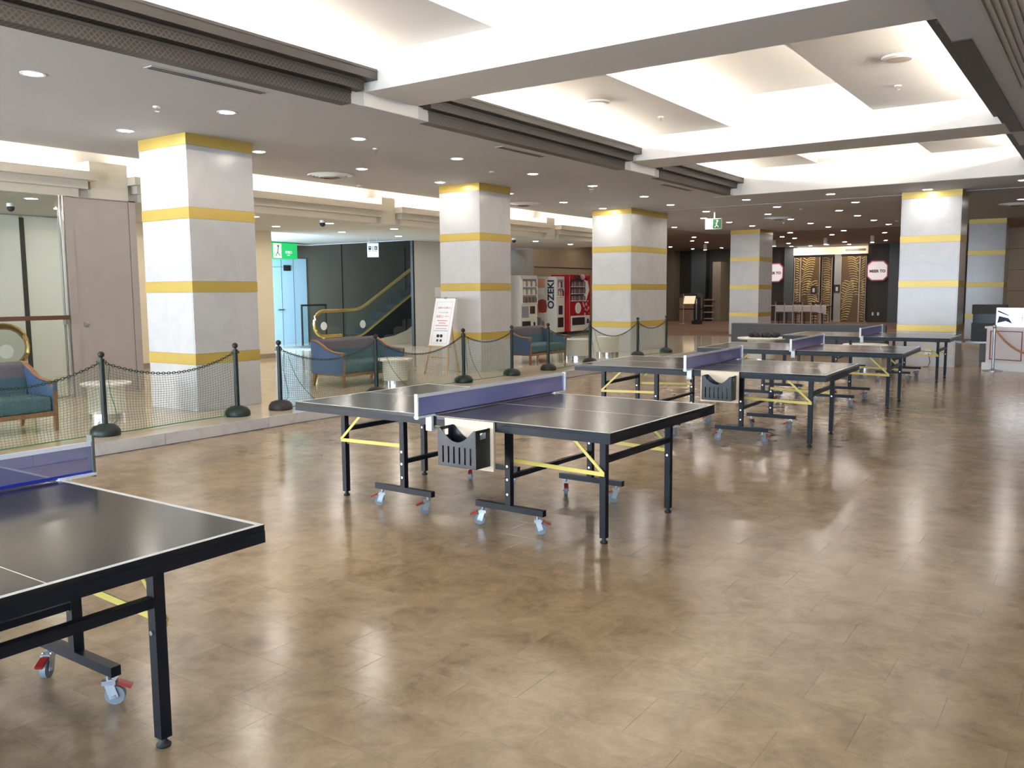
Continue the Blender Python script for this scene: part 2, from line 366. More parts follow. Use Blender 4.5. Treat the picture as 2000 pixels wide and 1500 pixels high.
struct('ceiling_far', MB().box(-20.5, 6.3, 29.0, 44, ZC-.005, ZC+.14).box(-20.5, -11.55, 24.3, 29.0, ZC-.003, ZC+.14), 'ceiling_taupe')
for n, yy in ((2, 19.6), (3, 29.0)):
    struct('trim_%d' % n, MB().box(-11.5, 6.2, yy, yy+.05, ZC-.012, ZC+.01), 'ceiling_paint')
# lower ceiling on the left with cove
lc = MB().box(-15.75, -12.36, -7.2, 24.3, ZL, ZL+.12)
lc.box(-12.42, -12.28, -7.2, 24.3, ZL-.002, 3.30)
low = struct('ceiling_lower', lc, 'ceiling_lower_paint')
MB().box(-12.75, -12.65, -7.2, 24.3, ZL+.05, 4.46).build('cove_back', 'white_paint', low)
MB().box(-12.7, -11.5, -7.2, 24.3, 3.95, 4.05).build('cove_top', 'white_paint', low)
MB().box(-11.62, -11.55, -7.2, 24.3, ZC+.005, 4.0).build('cove_front', 'white_paint', low)
segs = [(-5.5, .9), (1.45, 6.97), (7.55, 13.05), (13.44, 19.25), (19.65, 24.2)]
SEG = ['by the window end', 'above the glass partition', 'between the taupe door and the easel', 'between the easel column and the deep column', 'by the vending machines']
for si, (ya, yb) in enumerate(segs):
    f = empty('cove_fascia', (0,0,0), label='cream three stepped fascia below the glowing cove '+SEG[si], cat='fascia', group='stepped fascias of the left cove')
    for i, (z0, z1) in enumerate(((ZL-.005, 3.09), (3.09, 3.205), (3.205, 3.325))):
        e = (2-i)*.09
        MB().box(-12.3, -12.2+.1*i, ya+e, yb-e, z0, z1).build('step', 'cream_fascia', f)
    t = MB().cyl((-12.5, ya+.1, 3.27), (-12.5, yb-.1, 3.27), .016, n=8).build('fluorescent_tube', 'cove_glow')
    tag(t, 'warm fluorescent tube hidden behind the cream stepped fascia', 'lamp', 'tubes in the left cove')
for ya, yb in ((.9, 1.45), (6.97, 7.55), (13.05, 13.44), (19.25, 19.65)):
    MB().box(-12.66, -12.2, ya, yb, ZL-.004, 3.50).build('pier', 'cream_fascia', low)
# left wall behind: cream wall, escalator recess, pale wall, vending recess
struct('wall_left', MB().box(-15.9, -15.7, -7.2, 13.15, PZ-.02, ZL+.1), 'cream_paint')
struct('baseboard_left', MB().box(-15.7, -15.685, 7.5, 13.15, PZ, PZ+.1), 'tan_wall')
struct('wall_pale', MB().box(-15.70, -15.65, 17.93, 21.4, PZ-.02, ZL+.1).box(-16.7, -15.65, 21.4, 21.5, PZ-.02, ZL+.1), 'pale_wall')
struct('trim_4', MB().box(-15.71, -15.63, 17.88, 17.94, PZ, ZL), 'dark_gap')
struct('wall_grey', MB().box(-16.8, -16.6, 21.4, 25.3, PZ-.02, ZC+.1).box(-17.0, -16.6, 25.28, 25.34, PZ-.02, ZC+.1), 'grey_wall')
struct('wall_brown', MB().box(-17.1, -16.9, 25.3, 33, PZ-.02, ZC+.1), 'panel_brown')
struct('trim_5', MB().box(-16.9, -16.88, 25.3, 33, 2.44, 2.47), 'dark_gap')
struct('ceiling_end', MB().box(-17.1, -11.56, 24.22, 24.3, ZL+.002, 4.1), 'ceiling_lower_paint')
# recess with escalator: grey brown wall, sloping soffit, door coloured blue for the cool daylight on it
rw = struct('wall_recess', MB().prism([(13.0, PZ-.02), (27.0, PZ-.02), (27.0, 3.70), (18.04, 3.0), (13.0, 3.0)], 'x', -20.0, -19.85), 'brown_wall')
for yy in (19.35, 22.3): MB().box(-19.85, -19.84, yy-.012, yy+.012, PZ, 3.1).build('seam', 'dark_gap', rw)
struct('ceiling_recess', MB().prism([(12.9, 3.03), (18.04, 3.03), (27.0, 3.71), (27.0, 3.81), (12.9, 3.13)], 'x', -20.0, -15.66), 'ceiling_lower_paint')
struct('wall_recess_end', MB().box(-20.0, -15.9, 13.0, 13.15, PZ-.02, 3.1).box(-20, -16.95, 26.9, 27.0, PZ-.02, 3.8), 'brown_wall')
dr = struct('door_1', MB().box(-19.86, -19.80, 16.35, 17.85, PZ, 2.60), 'door_daylit_blue')
for yy in (16.9, 17.35): MB().box(-19.80, -19.795, yy-.006, yy+.006, PZ, 2.6).build('seam', 'slate_wall', dr)
MB().box(-19.80, -19.795, 16.35, 17.0, 2.34, 2.35).build('seam', 'slate_wall', dr)
MB().box(-19.80, -19.77, 16.98, 17.23, 2.24, 2.40).build('plate', 'dark_gap', dr)
MB().cyl((-19.80, 16.72, 1.12), (-19.74, 16.72, 1.12), .018).bar((-19.74, 16.70, 1.12), (-19.74, 16.92, 1.12), .03, .03).build('handle', 'steel', dr)
# boundaries out of view: back wall with windows, right wall, far wall
bw = MB().box(-20.5, 6.5, -7.35, -7.15, -.1, .35).box(-20.5, 6.5, -7.35, -7.15, 3.1, 4.6)
for x in (-20.5, -11.2, 5.2): bw.box(x, x+(9.3 if x < -20 else .25 if x < 0 else 1.3), -7.35, -7.15, .35, 3.1)
struct('wall_back', bw, 'outer_wall')
for i in range(6):
    x0 = -10.95+i*2.69; w = struct('window_%d' % (i+1), MB().box(x0, x0+2.69, -7.26, -7.24, .35, 3.1), 'clear_glass')
    f = MB().box(x0, x0+.06, -7.3, -7.2, .35, 3.1).box(x0+2.63, x0+2.69, -7.3, -7.2, .35, 3.1).box(x0, x0+2.69, -7.3, -7.2, .35, .41).box(x0, x0+2.69, -7.3, -7.2, 3.04, 3.1)
    f.build('window_frame', 'steel', w)
struct('wall_right', MB().box(6.3, 6.5, -7.2, 44, -.1, 4.6), 'outer_wall')
struct('wall_left_outer', MB().box(-20.6, -20.4, -7.3, 44.2, -.1, 4.6), 'outer_wall')
# far wall of the restaurant area
struct('wall_far', MB().box(-20.5, -12.03, 40.3, 40.5, PZ, ZC+.1).box(-8.86, 6.3, 40.2, 40.4, PZ, ZC+.1).box(-12.1, -8.8, 42.4, 42.5, PZ, ZC+.1), 'dark_brown_wall')
struct('wall_far_pier', MB().box(-7.95, -7.45, 40.0, 40.2, PZ, ZC).box(-12.45, -12.03, 40.0, 40.3, PZ, ZC).box(-16.95, -16.2, 39.9, 40.3, PZ, ZC), 'slate_wall')
struct('wall_far_pilaster', MB().box(-10.22, -9.95, 40.02, 40.3, PZ, 3.12), 'grey_wall')
struct('wall_far_tan', MB().box(-18.6, -17.72, 39.6, 40.3, PZ, ZC).box(-15.5, -15.1, 39.0, 40.3, PZ, 2.9), 'tan_wall')
struct('trim_6', MB().box(-12.03, -8.86, 39.95, 40.25, 3.12, 3.45), 'header_cream_glow')
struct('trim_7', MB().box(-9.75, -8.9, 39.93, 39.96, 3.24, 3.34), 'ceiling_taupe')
struct('trim_8', MB().box(-12.03, -8.86, 40.05, 40.2, 3.02, 3.12), 'chair_dark')
# panelled wall behind the reception
wp = struct('wall_panelled', MB().box(-2.85, 6.3, 32.6, 32.8, PZ-.02, ZC+.1), 'dark_gap')
for i in range(5):
    for k in range(4): MB().box(-2.85+k*1.3+.006, -2.85+(k+1)*1.3-.006, 32.57, 32.6, PZ+i*.68+.006, PZ+(i+1)*.68-.006).build('panel', 'panel_brown', wp)
struct('wall_dark_opening', MB().box(-3.2, -2.85, 32.7, 32.9, PZ, ZC), 'dark_gap')  # black slab stands in for the dark opening beside the panelled wall

# ------------------------------------------------------------------ columns
def column(x0, x1, y0, y1, zb, label, seam=None):
    c = empty('marble_column', ((x0+x1)/2, (y0+y1)/2, zb), label=label, cat='column')
    hx, hy, H = (x1-x0)/2, (y1-y0)/2, ZC-zb
    MB().box(-hx+.02, hx-.02, -hy+.02, hy-.02, 0, H).build('core', 'floor_joint', c)
    bands = [(3.385, ZC), (2.505, 2.64), (1.605, 1.74), (.71, .845)]
    edges = [zb, .71, .845, 1.605, 1.74, 2.505, 2.64, 3.385, ZC]
    g = .002
    for i in range(8):
        z0, z1 = edges[i]-zb, edges[i+1]-zb; band = i % 2 == 1
        if band:
            MB().box(-hx-.003, hx+.003, -hy-.003, hy+.003, z0, z1 if i < 7 else z1).build('gold_band', 'gold_band', c)
        else:
            ys = [(-hy, hy)] if seam is None else [(-hy, 0), (0, hy)]
            for sx in (-1, 1):
                for ya, yb in ys: MB().box(*sorted((sx*hx, sx*(hx-.02))), ya+g, yb-g, z0+g, z1-g).build('marble_panel', 'column_marble', c)
            for sy in (-1, 1): MB().box(-hx+.022, hx-.022, *sorted((sy*hy, sy*(hy-.02))), z0+g, z1-g).build('marble_panel', 'column_marble', c)
    return c
column(-10.25, -9.27, 6.52, 7.50, PZ, 'marble column with gold bands beside the taupe door partition and drum table')
column(-10.28, -9.36, 12.53, 13.5, PZ, 'marble column with gold bands right behind the easel notice board')
column(-10.45, -9.40, 18.55, 20.55, PZ, 'deep marble column with gold bands and a vertical seam, beside the vending machines')
column(-10.37, -9.40, 27.6, 28.9, PZ, 'marble column with gold bands standing at the edge of the carpet')
column(-3.62, -2.52, 19.2, 20.1, 0, 'bright marble column with gold bands behind the last tennis table, socket at its foot')
column(-3.45, -2.52, 27.9, 28.8, PZ, 'marble column with gold bands behind the reception counter')
o = MB().box(-3.07, -2.95, 19.17, 19.2, .25, .33).build('wall_socket', 'sign_white')
tag(o, 'white double wall socket on the foot of the bright column', 'socket')
tag(MB().tube([(-3.0, 19.165, .27), (-2.98, 19.14, .2), (-2.96, 19.15, .1), (-2.99, 19.1, .012), (-3.06, 19.0, .008)], .006, 6).build('extension_lead', 'rubber'), 'black power lead hanging from the socket on the bright column', 'cord')

# ------------------------------------------------------------------ ceiling grilles and fittings
def grille(side, ya, yb, label, group=None):
    g = empty('ceiling_grille', (0,0,0), label=label, cat='grille', group=group)
    for i, (z0, z1) in enumerate(((ZC-.008, 3.645), (3.645, 3.75), (3.75, 3.857))):
        e = .02+(2-i)*.085
        if side < 0: x0, x1 = XL-.14, XL+.005+.105*i
        else: x0, x1 = XR-.005-.105*i, XR+.14
        b = MB().box(x0, x1, ya+e, yb-e, z0, z1).build('step', 'grille_lattice' if i < 2 else 'grille_dark', g)
        xe = x1 if side < 0 else x0
        MB().box(xe-.006, xe+.006, ya+e-.004, yb-e+.004, z1-.028, z1).build('rim', 'grille_dark', g)
BAY = ['over the window end of the hall', 'over the first two tennis tables', 'over the third and fourth tennis tables', 'over the table at the bright column']
for i, (ya, yb) in enumerate(YB):
    grille(-1, ya, yb, 'dark stepped lattice grille on the column side, '+BAY[i], 'grilles on the column side of the coffers')
    grille(1, ya, yb, 'dark stepped grille on the ribbed ceiling side, '+BAY[i], 'grilles on the ribbed side of the coffers')
rb = empty('ribbed_panel', (0,0,0), label='grey ribbed ceiling panel beside the coffer', cat='ceiling panel')
MB().box(-.86, -.2, 3.5, 9.9, ZC-.004, ZC).build('backing', 'partition_taupe', rb)
pr = MB().box(-.012, .012, 3.5, 9.9, ZC-.022, ZC-.003).build('rib', 'grey_wall', rb); pr.location = (-.84, 0, 0)
for k in range(1, 14):
    q = pr.copy(); COL.objects.link(q); q.parent = rb; q.location = (-.84+k*.048, 0, 0)
dl_pts = [(-7.9, 4.05), (-7.91, 6.09), (-9.74, 6.04), (-9.74, 4.0), (-7.94, 8.1), (-9.73, 7.99), (-9.8, 10.05), (-7.97, 10.14), (-8.0, 12.2), (-9.9, 12.1), (-8.02, 14.25), (-9.95, 14.3), (-9.98, 16.43), (-9.99, 18.23), (-8.07, 16.5),
  (-8.37, 18.47), (-8.37, 20.58), (-9.19, 22.42), (-6.61, 18.48), (-6.6, 20.54), (-7.4, 22.32), (-7.43, 24.34), (-9.16, 24.25), (-9.12, 26.07), (-4.85, 18.52), (-4.85, 20.6), (-5.67, 22.47), (-5.67, 24.35), (-5.67, 26.28), (-7.42, 26.23), (-7.4, 28.1), (-5.67, 28.23), (-3.1, 18.9), (-1.43, 18.4), (-1.75, 22.3), (-11.2, 25.0), (-11.2, 22.0)]
far_pts = [(-7.44, 30.15), (-6.58, 32.2), (-8.32, 32.1), (-7.57, 37.3), (-9.15, 37.3), (-11.15, 39.5), (-9.5, 39.5), (-12.0, 39.5), (-10.3, 39.0), (-9.16, 29.96), (-10.08, 32.06), (-10.0, 33.3), (-11.3, 36.8), (-12.7, 30.1), (-13.66, 32.2), (-13.65, 33.65), (-16.3, 36.0), (-16.3, 38.5), (-14.9, 38.5), (-4.9, 30.2), (-4.9, 34), (-.9, 31.6), (.6, 31.6), (2.1, 31.6), (-14.6, 27.5), (-15.9, 26.0), (-15.9, 28.5)]  # those along the panelled wall are added to brighten it
low_pts = [(-14.45, 12.24), (-13.02, 12.39), (-14.65, 14.32), (-13.09, 14.38), (-14.66, 16.26), (-12.93, 10.46), (-13.31, 20.42), (-13.4, 22.46), (-12.95, 6.5), (-14.5, 8.5), (-14.6, 5.0), (-14.5, 10.4)]
dl = empty('downlight', (0,0,0), label='round recessed downlight glowing in the hall ceiling', cat='downlight', group='downlights in the hall ceiling')
MB().lathe([(.078, .003), (.078, -.004), (.09, -.008), (.105, -.006), (.105, .002)], n=20, cap=False).build('trim_ring', 'sign_white', dl, smooth=True)
MB().cyl((0,0,-.0045), (0,0,.004), .077, n=20).build('lens', 'downlight_glow', dl)
first = True
for pts, z, lab, grp in ((dl_pts, ZC, None, None), (far_pts, ZC-.005, 'round recessed downlight glowing in the taupe ceiling over the carpet', 'downlights over the carpet'), (low_pts, ZL, 'round recessed downlight glowing in the lower ceiling behind the cove', 'downlights in the lower ceiling')):
    for x, y in pts:
        o = dl if first else copy_tree(dl); first = False
        o.location = (x, y, z)
        if lab: o['label'] = lab; o['group'] = grp
for x, y in ((-10.68, 10.21), (-10.79, 16.06), (-7.54, 23.6), (-1.93, 23.3)):
    d = empty('air_diffuser', (x, y, ZC-.006), label='round stepped air diffuser set in the hall ceiling', cat='diffuser', group='round ceiling air diffusers')
    MB().lathe([(.36, -.02), (.37, 0), (.30, .004), (.28, -.03)], n=28, cap=False).build('outer_ring', 'sign_white', d, smooth=True)
    MB().lathe([(.24, -.035), (.25, -.02), (.2, -.01), (.17, -.045)], n=28, cap=False).build('middle_ring', 'sign_white', d, smooth=True)
    MB().lathe([(.12, -.055), (.13, -.04), (.05, -.02), (.02, -.055)], n=28, cap=False).build('centre_cone', 'tan_wall', d, smooth=True)
    MB().cyl((0,0,-.004), (0,0,.002), .29, n=28).build('throat', 'dark_gap', d)
for si, (ya, yb) in enumerate(((4.5, 5.75), (9.65, 10.75), (14.8, 16.1))):
    s = empty('slot_vent', (-6.88, (ya+yb)/2, ZC), label='narrow slot air vent beside the dark grille '+BAY[si+1], cat='vent', group='slot vents beside the grilles')
    h = (yb-ya)/2
    MB().box(-.06, .06, -h, h, -.006, .002).build('frame', 'ceiling_paint', s)
    for dx in (-.025, .025): MB().box(dx-.014, dx+.014, -h+.02, h-.02, -.009, -.005).build('slot', 'dark_gap', s)
for si, (x, y) in enumerate(((-5.63, 10.1), (-1.99, 10.1), (-5.63, 4.2), (-5.63, 15.6))):
    d = empty('ceiling_speaker', (x, y, 4.02), label='round white speaker on the coffer panel '+['near the columns over the third table', 'near the ribbed ceiling over the third table', 'over the first two tennis tables', 'over the table at the bright column'][si], cat='speaker', group='speakers on the coffer panels')
    MB().lathe([(.17, 0), (.17, -.02), (.14, -.03), (.13, -.03)], n=24, cap=False).build('ring', 'white_paint', d, smooth=True)
    MB().cyl((0,0,-.034), (0,0,-.02), .13, n=24).build('mesh', 'partition_taupe', d)
spr = empty('sprinkler_head', (0,0,0), label='small chrome sprinkler head on the ceiling', cat='sprinkler', group='ceiling sprinkler heads')
MB().cyl((0,0,0), (0,0,-.012), .04, n=14).build('plate', 'sign_white', spr); MB().cyl((0,0,-.012), (0,0,-.045), .012, n=10).cyl((0,0,-.045), (0,0,-.05), .025, n=12).build('nozzle', 'chrome', spr)
for i, (x, y, z) in enumerate([(-8.25, 5.48, ZC), (-8.29, 8.77, ZC), (-8.37, 11.55, ZC), (-11.3, 11.5, ZC), (-5.36, 8.73, 4.02), (-5.37, 11.49, 4.02), (-2.25, 8.68, 4.02), (-2.26, 11.49, 4.02), (-8.3, 14.7, ZC), (-6.3, 21.4, ZC), (-7.9, 25.2, ZC), (-5.2, 27, ZC)]):
    o = spr if i == 0 else copy_tree(spr); o.location = (x, y, z)
s = empty('smoke_detector', (-3.87, 10.23, 4.45), label='white caged detector on the middle of the coffer', cat='detector')
MB().lathe([(.07, 0), (.07, -.03), (.04, -.06), (.03, -.06)], n=18).build('body', 'sign_white', s, smooth=True)
MB().tube([(.08*math.cos(t), .08*math.sin(t), -.05) for t in [k*PI/8 for k in range(16)]], .006, 6, closed=True).build('cage', 'steel', s)
for x, y in ((-12.58, 11.79), (-12.98, 18.87), (-13.86, 6.64)):
    s = empty('security_camera', (x, y, ZL), label='small white dome security camera with dark lens under the lower ceiling', cat='camera', group='dome cameras under the lower ceiling')
    MB().cyl((0,0,0), (0,0,-.05), .055, n=16).build('mount', 'sign_white', s, smooth=True)
    MB().sphere((0,0,-.07), .055, 14, 8).build('dome', 'rubber', s, smooth=True)
for x, y in ((-9.04, 34.0), (-7.32, 33.8), (-14.26, 35.0), (-11.0, 34.0)):
    s = empty('spot_lamp', (x, y, ZC-.005), label='white cylinder spot lamp hanging from the taupe ceiling', cat='lamp', group='cylinder spots over the carpet')
    MB().cyl((0,0,0), (0,0,-.24), .07, n=16).build('housing', 'panel_white', s, smooth=True)
    MB().cyl((0,0,-.24), (0,0,-.245), .06, n=16).build('lens', 'spot_glow', s)
# hanging exit sign
s = empty('exit_sign', (-8.3, 20.9, ZC), rz=R(10), label='small hanging box exit sign with green running figure', cat='exit sign')
MB().cyl((.02,0,0), (.02,0,-.16), .02, n=8).build('hanger', 'sign_white', s)
MB().box(-.20, .20, -.05, .05, -.42, -.16).build('box', 'sign_white', s)
MB().box(-.01, .195, -.054, -.05, -.41, -.17).build('green_face', 'exit_dark', s)
MB().sphere((.10, -.056, -.22), .022, 8, 6).bar((.10, -.057, -.24), (.08, -.057, -.32), .03, .01).bar((.085, -.057, -.32), (.04, -.057, -.38), .02, .01).bar((.085, -.057, -.32), (.13, -.057, -.37), .02, .01).bar((.10, -.057, -.26), (.06, -.057, -.29), .014, .01).build('running_figure', 'exit_pale', s)

# ------------------------------------------------------------------ left partition with door, glass and handrail
p = empty('glass_partition', (-12.25, 5.0, PZ), label='tall glass partition with steel edge beside the taupe door', cat='partition')
MB().box(0, .012, -4.2, 1.5, .03, ZL-PZ).build('pane', 'clear_glass', p)
MB().box(-.02, .03, 1.5, 1.515, 0, ZL-PZ).box(-.02, .03, -4.2, 1.5, 0, .03).build('edge_strip', 'chrome', p)
MB().box(-.02, .03, 1.55, 1.565, 0, ZL-PZ).build('edge_strip', 'chrome', p)
hr = empty('wooden_handrail', (-12.2, 5.0, 1.27), label='dark wooden handrail crossing the glass partition', cat='handrail')
MB().box(0, .05, -4, 1.53, -.03, .03).build('rail', 'handrail_brown', hr); MB().box(-.03, .04, 1.47, 1.53, -.1, -.03).build('bracket', 'steel', hr)
d = struct('door_2', MB().box(-12.26, -12.22, 6.70, 7.545, PZ, ZL-.02), 'partition_taupe')
MB().lathe([(.001, 0), (.035, 0), (.045, .005), (.045, .012), (.02, .02), (.001, .02)], n=18).build('knob', 'steel', d, smooth=True).matrix_local = Matrix.Translation((-12.22, 6.80, 1.16)) @ Matrix.Rotation(R(90), 4, 'Y')
struct('trim_9', MB().box(-12.28, -12.21, 6.58, 6.695, PZ, ZL), 'partition_taupe')
struct('trim_10', MB().box(-12.35, -12.21, 7.555, 7.66, PZ, ZL).box(-12.3, -12.21, 6.6, 7.66, ZL-.015, ZL+.0), 'partition_taupe')
struct('trim_11', MB().box(-12.30, -12.235, 6.68, 7.57, PZ, ZL-.01), 'dark_gap')
for y0, y1 in ((3.0, 5.5), (5.55, 7.62), (7.70, 9.3)):
    struct('wall_left_panel', MB().box(-15.7, -15.66, y0, y1, PZ, ZL-.02), 'panel_white')
struct('trim_12', MB().box(-15.7, -15.65, 7.62, 7.70, PZ, ZL-.05).box(-15.7, -15.65, 5.5, 5.55, PZ, ZL-.05), 'dark_gap')

# ------------------------------------------------------------------ escalators
def escalator(x, y0, sgn, label, n=9):
    """newel at y0, runs in direction sgn along Y and climbs; local origin at newel front"""
    e = empty('escalator', (x, y0, PZ), label=label, cat='escalator')
    def pth(off, flat, rise, z):        # horizontal then 28 degree climb
        pts = [(0, sgn*flat, z)]
        for k in range(1, 6):
            t = k/5; pts.append((0, sgn*(flat+.5*t), z+.13*t*t))
        L = rise; pts.append((0, sgn*(flat+.5+L*math.cos(R(28))), z+.13+L*math.sin(R(28)))); return pts
    for dx, nm in ((0, 'near'),):
        r = .33; loop = [(0, sgn*(.36-r*math.sin(t)), .66+r*math.cos(t)) for t in [PI-k*PI/10 for k in range(11)]]
        loop = [(0, sgn*1.0, .33)] + loop
        rail = loop + [(0, sgn*.9, .99)] + pth(0, 1.45, 6.0, 1.0)
        MB().tube([(dx+a, b, c) for a, b, c in rail], .035, 8, flat=.05).build('handrail', 'escalator_gold', e, smooth=True)
        up = pth(0, 1.45, 6.0, .97); lo = pth(0, 1.45, 6.0, .28)
        poly = [(sgn*(.36-.3*math.sin(t)), .66+.3*math.cos(t)) for t in [PI-k*PI/8 for k in range(9)]]
        poly = [(b, c) for a, b, c in lo][::-1] + poly + [(b, c) for a, b, c in up]
        MB().prism(poly, 'x', dx-.006, dx+.006).build('glass_balustrade', 'clear_glass', e)
        dk = pth(0, 1.45, 6.0, .26)
        MB().tube([(dx, sgn*.35, .26)]+[(dx+a, b, c) for a, b, c in dk], .06, 8, flat=.035).build('deck', 'escalator_gold', e, smooth=True)
        for yy in (.36, 1.8):
            MB().cyl((dx+.008, sgn*yy, .6), (dx+.012, sgn*yy, .6), .11, n=20).build('warning_sticker', 'panel_white', e)
        dk2 = [(b, c-.03) for a, b, c in dk]
        low = [(sgn*9.0, 3.0)]+[(sgn*(1.5+k*.45), .02+.035*k*k) for k in range(6, -1, -1)]
        MB().prism([(sgn*1.35, .02), (sgn*1.35, .23)]+dk2+low, 'x', dx-.05, dx+.04).build('side_panel', 'black_panel', e)
    st = MB().box(-1.2, -.05, min(0, sgn*1.9), max(0, sgn*1.9), 0, .03).build('landing_plate', 'steel', e)
    for k in range(n):
        MB().box(-1.2, -.05, *sorted((sgn*(1.9+k*.4), sgn*(2.3+k*.4))), max(.02, .21*k-.15), .05+.21*k).build('step', 'black_panel', e)
    return e
escalator(-17.0, 15.5, 1, 'gold railed escalator climbing in front of the grey brown wall, two round stickers')
escalator(-14.0, 6.85, -1, 'gold railed escalator newel behind the glass partition', n=6)
o = MB().prism([(17.9, PZ), (20.5, PZ), (20.5, 1.5), (19.6, .75), (19.0, .48), (18.5, .36), (17.9, .30)], 'x', -16.92, -16.8).build('escalator_plinth', 'cream_paint')
tag(o, 'cream curved plinth under the climbing escalator', 'plinth')
g = empty('glass_gate', (-18.6, 17.0, PZ), label='low glass gate panel with black top rail beside the blue door', cat='gate')
MB().box(-.006, .006, -.45, .45, .05, 1.1).build('pane', 'clear_glass', g); MB().box(-.02, .02, -.47, .47, 1.1, 1.15).box(-.02, .02, .43, .47, 0, 1.1).box(-.02, .02, -.47, -.43, 0, 1.1).build('frame', 'rubber', g)
# emergency exit light box above the blue door
b = empty('exit_light_box', (-19.5, 16.88, 2.56), label='large green lit exit box with running figure above the blue door', cat='exit sign')
MB().box(-.305, .2, -.78, .20, 0, .44).build('box', 'exit_green', b)
MB().box(.2, .205, -.66, -.38, .02, .42).build('white_door', 'exit_pale', b)
MB().sphere((.208, -.50, .35), .035, 8, 6).bar((.208, -.50, .32), (.208, -.53, .18), .06, .01).bar((.208, -.53, .18), (.208, -.6, .06), .045, .01).bar((.208, -.53, .18), (.208, -.44, .08), .045, .01).build('running_figure', 'exit_dark', b)
text('非常口', .085, 'exit_pale', (.203, -.12, .18), (0,1,0), (0,0,1), b); text('EXIT', .05, 'exit_pale', (.203, -.12, .1), (0,1,0), (0,0,1), b)
# white hanging direction sign
b = empty('hanging_sign', (-16.3, 17.05, ZL), rz=R(38), label='white square hanging sign with lift and toilet pictograms', cat='sign')
MB().box(-.15, .15, -.012, .012, -.45, -.08).build('board', 'sign_white', b)
MB().cyl((-.1,0,-.08), (-.1,0,.06), .006, n=6).cyl((.1,0,-.08), (.1,0,.06), .006, n=6).build('hanger', 'steel', b)
MB().box(-.115, -.045, -.015, -.012, -.26, -.16).box(.045, .115, -.015, -.012, -.26, -.16).build('pictogram', 'ink_black', b)
MB().box(-.012, .008, -.015, -.012, -.30, -.19).sphere((-.002, -.013, -.175), .013, 8, 6).box(-.115, -.05, -.015, -.012, -.295, -.28).box(.045, .11, -.015, -.012, -.295, -.28).build('small_print', 'ink_grey', b)
MB().box(-.10, -.06, -.017, -.0145, -.2, -.185).build('pictogram_detail', 'sign_white', b); MB().box(.07, .09, -.017, -.0145, -.245, -.18).build('pictogram_detail', 'sign_white', b)

# ------------------------------------------------------------------ table tennis tables
CAST_DIRS = [-2.3, -2.5, -2.53, -1.0, -2.6, .6, -.96, -2.5]
def make_table():
    T = empty('table_tennis_table', (0,0,0), cat='table')
    for s in (-1, 1):
        a, b = sorted((s*.006, s*1.37)); W = .7625
        MB().box(a, b, -W, W, .738, .76).build('tabletop', 'table_top', T)
        x_end = s*1.37
        ln = MB().box(*sorted((x_end, x_end-s*.02)), -W, W, .7598, .7606)
        ln.box(a, b, -W, -W+.02, .7598, .7606).box(a, b, W-.02, W, .7598, .7606).box(a, b, -.0015, .0015, .7598, .7604)
        ln.build('white_line', 'table_line', T)
        fr = MB().box(a, b, -W-.002, -W+.03, .695, .7385).box(a, b, W-.03, W+.002, .695, .7385)
        fr.box(*sorted((x_end+s*.002, x_end-s*.03)), -W, W, .695, .7385).box(*sorted((s*.006, s*.036)), -W, W, .695, .7385)
        fr.build('apron', 'table_frame', T)
        for sy in (-1, 1):
            lx, ly = s*1.158, sy*.46
            lg = MB().bar((lx, ly, .035), (lx, ly, .70), .042, .042).build('leg', 'table_frame', T)
            MB().lathe([(.024, 0), (.026, .008), (.014, .02), (.010, .04)], (lx, ly, 0), 14).build('foot_pad', 'rubber', lg, smooth=True)
            MB().cyl((lx-s*.024, ly-sy*.002, .42), (lx-s*.03, ly, .42), .008, n=8).cyl((lx, ly-sy*.022, .42), (lx, ly-sy*.027, .42), .009, n=8).build('bolt', 'chrome', lg)
            ix, iy = s*.475, sy*.53
            il = MB().bar((ix, iy, .165), (ix, iy, .70), .042, .042).build('inner_leg', 'table_frame', T)
            bo = MB()
            for z in (.24, .34, .43): bo.cyl((ix, iy-.021, z), (ix, iy-.026, z), .009, n=8).cyl((ix-.021, iy, z), (ix-.026, iy, z), .009, n=8)
            bo.build('bolt', 'chrome', il)
            MB().bar((s*.20, iy, .145), (s*.755, iy, .145), .04, .04).build('caster_beam', 'table_frame', T)
            for k, cx in enumerate((s*.25, s*.70)):
                an = CAST_DIRS[(k+2*(sy > 0)+4*(s > 0))]
                ca = empty('caster', (cx, iy, 0)); ca.parent = T; ca.rotation_euler = (0,0,an)
                MB().cyl((.022, -.012, .0375), (.022, .012, .0375), .0375, n=18).build('wheel', 'wheel_grey', ca, smooth=True)
                fk = MB().bar((.022, -.019, .03), (0, -.017, .10), .004, .035, (1,0,0)).bar((.022, .019, .03), (0, .017, .10), .004, .035, (1,0,0))
                fk.box(-.022, .03, -.021, .021, .082, .10).cyl((0,0,.098), (0,0,.128), .010, n=8).cyl((.022, -.024, .0375), (.022, .024, .0375), .008, n=8)
                fk.build('fork', 'steel', ca)
                MB().bar((.035, 0, .088), (.085, 0, .068), .03, .012).build('brake', 'brake_red', ca)
            ys = sy*.487 if sy < 0 else sy*.487
            MB().bar((s*.47, iy-sy*.025 if False else iy-sy*.026, .465), (s*1.175, ly+sy*.026, .445), .006, .026).build('brace', 'yellow_steel', T)
            MB().bar((s*1.172, ly+sy*.03, .45), (s*.90, ly+sy*.03, .70), .006, .02).build('diagonal_brace', 'yellow_steel', T)
        MB().bar((s*1.158, -.46, .53), (s*1.158, .46, .53), .036, .036).build('outer_crossbar', 'table_frame', T)
        MB().bar((s*.475, -.53, .355), (s*.475, .53, .355), .03, .03).build('inner_crossbar', 'table_frame', T)
    MB().box(-.2, .2, -.015, .015, .69, .71).build('hinge_bar', 'table_frame', T)
    return T
T0 = make_table()
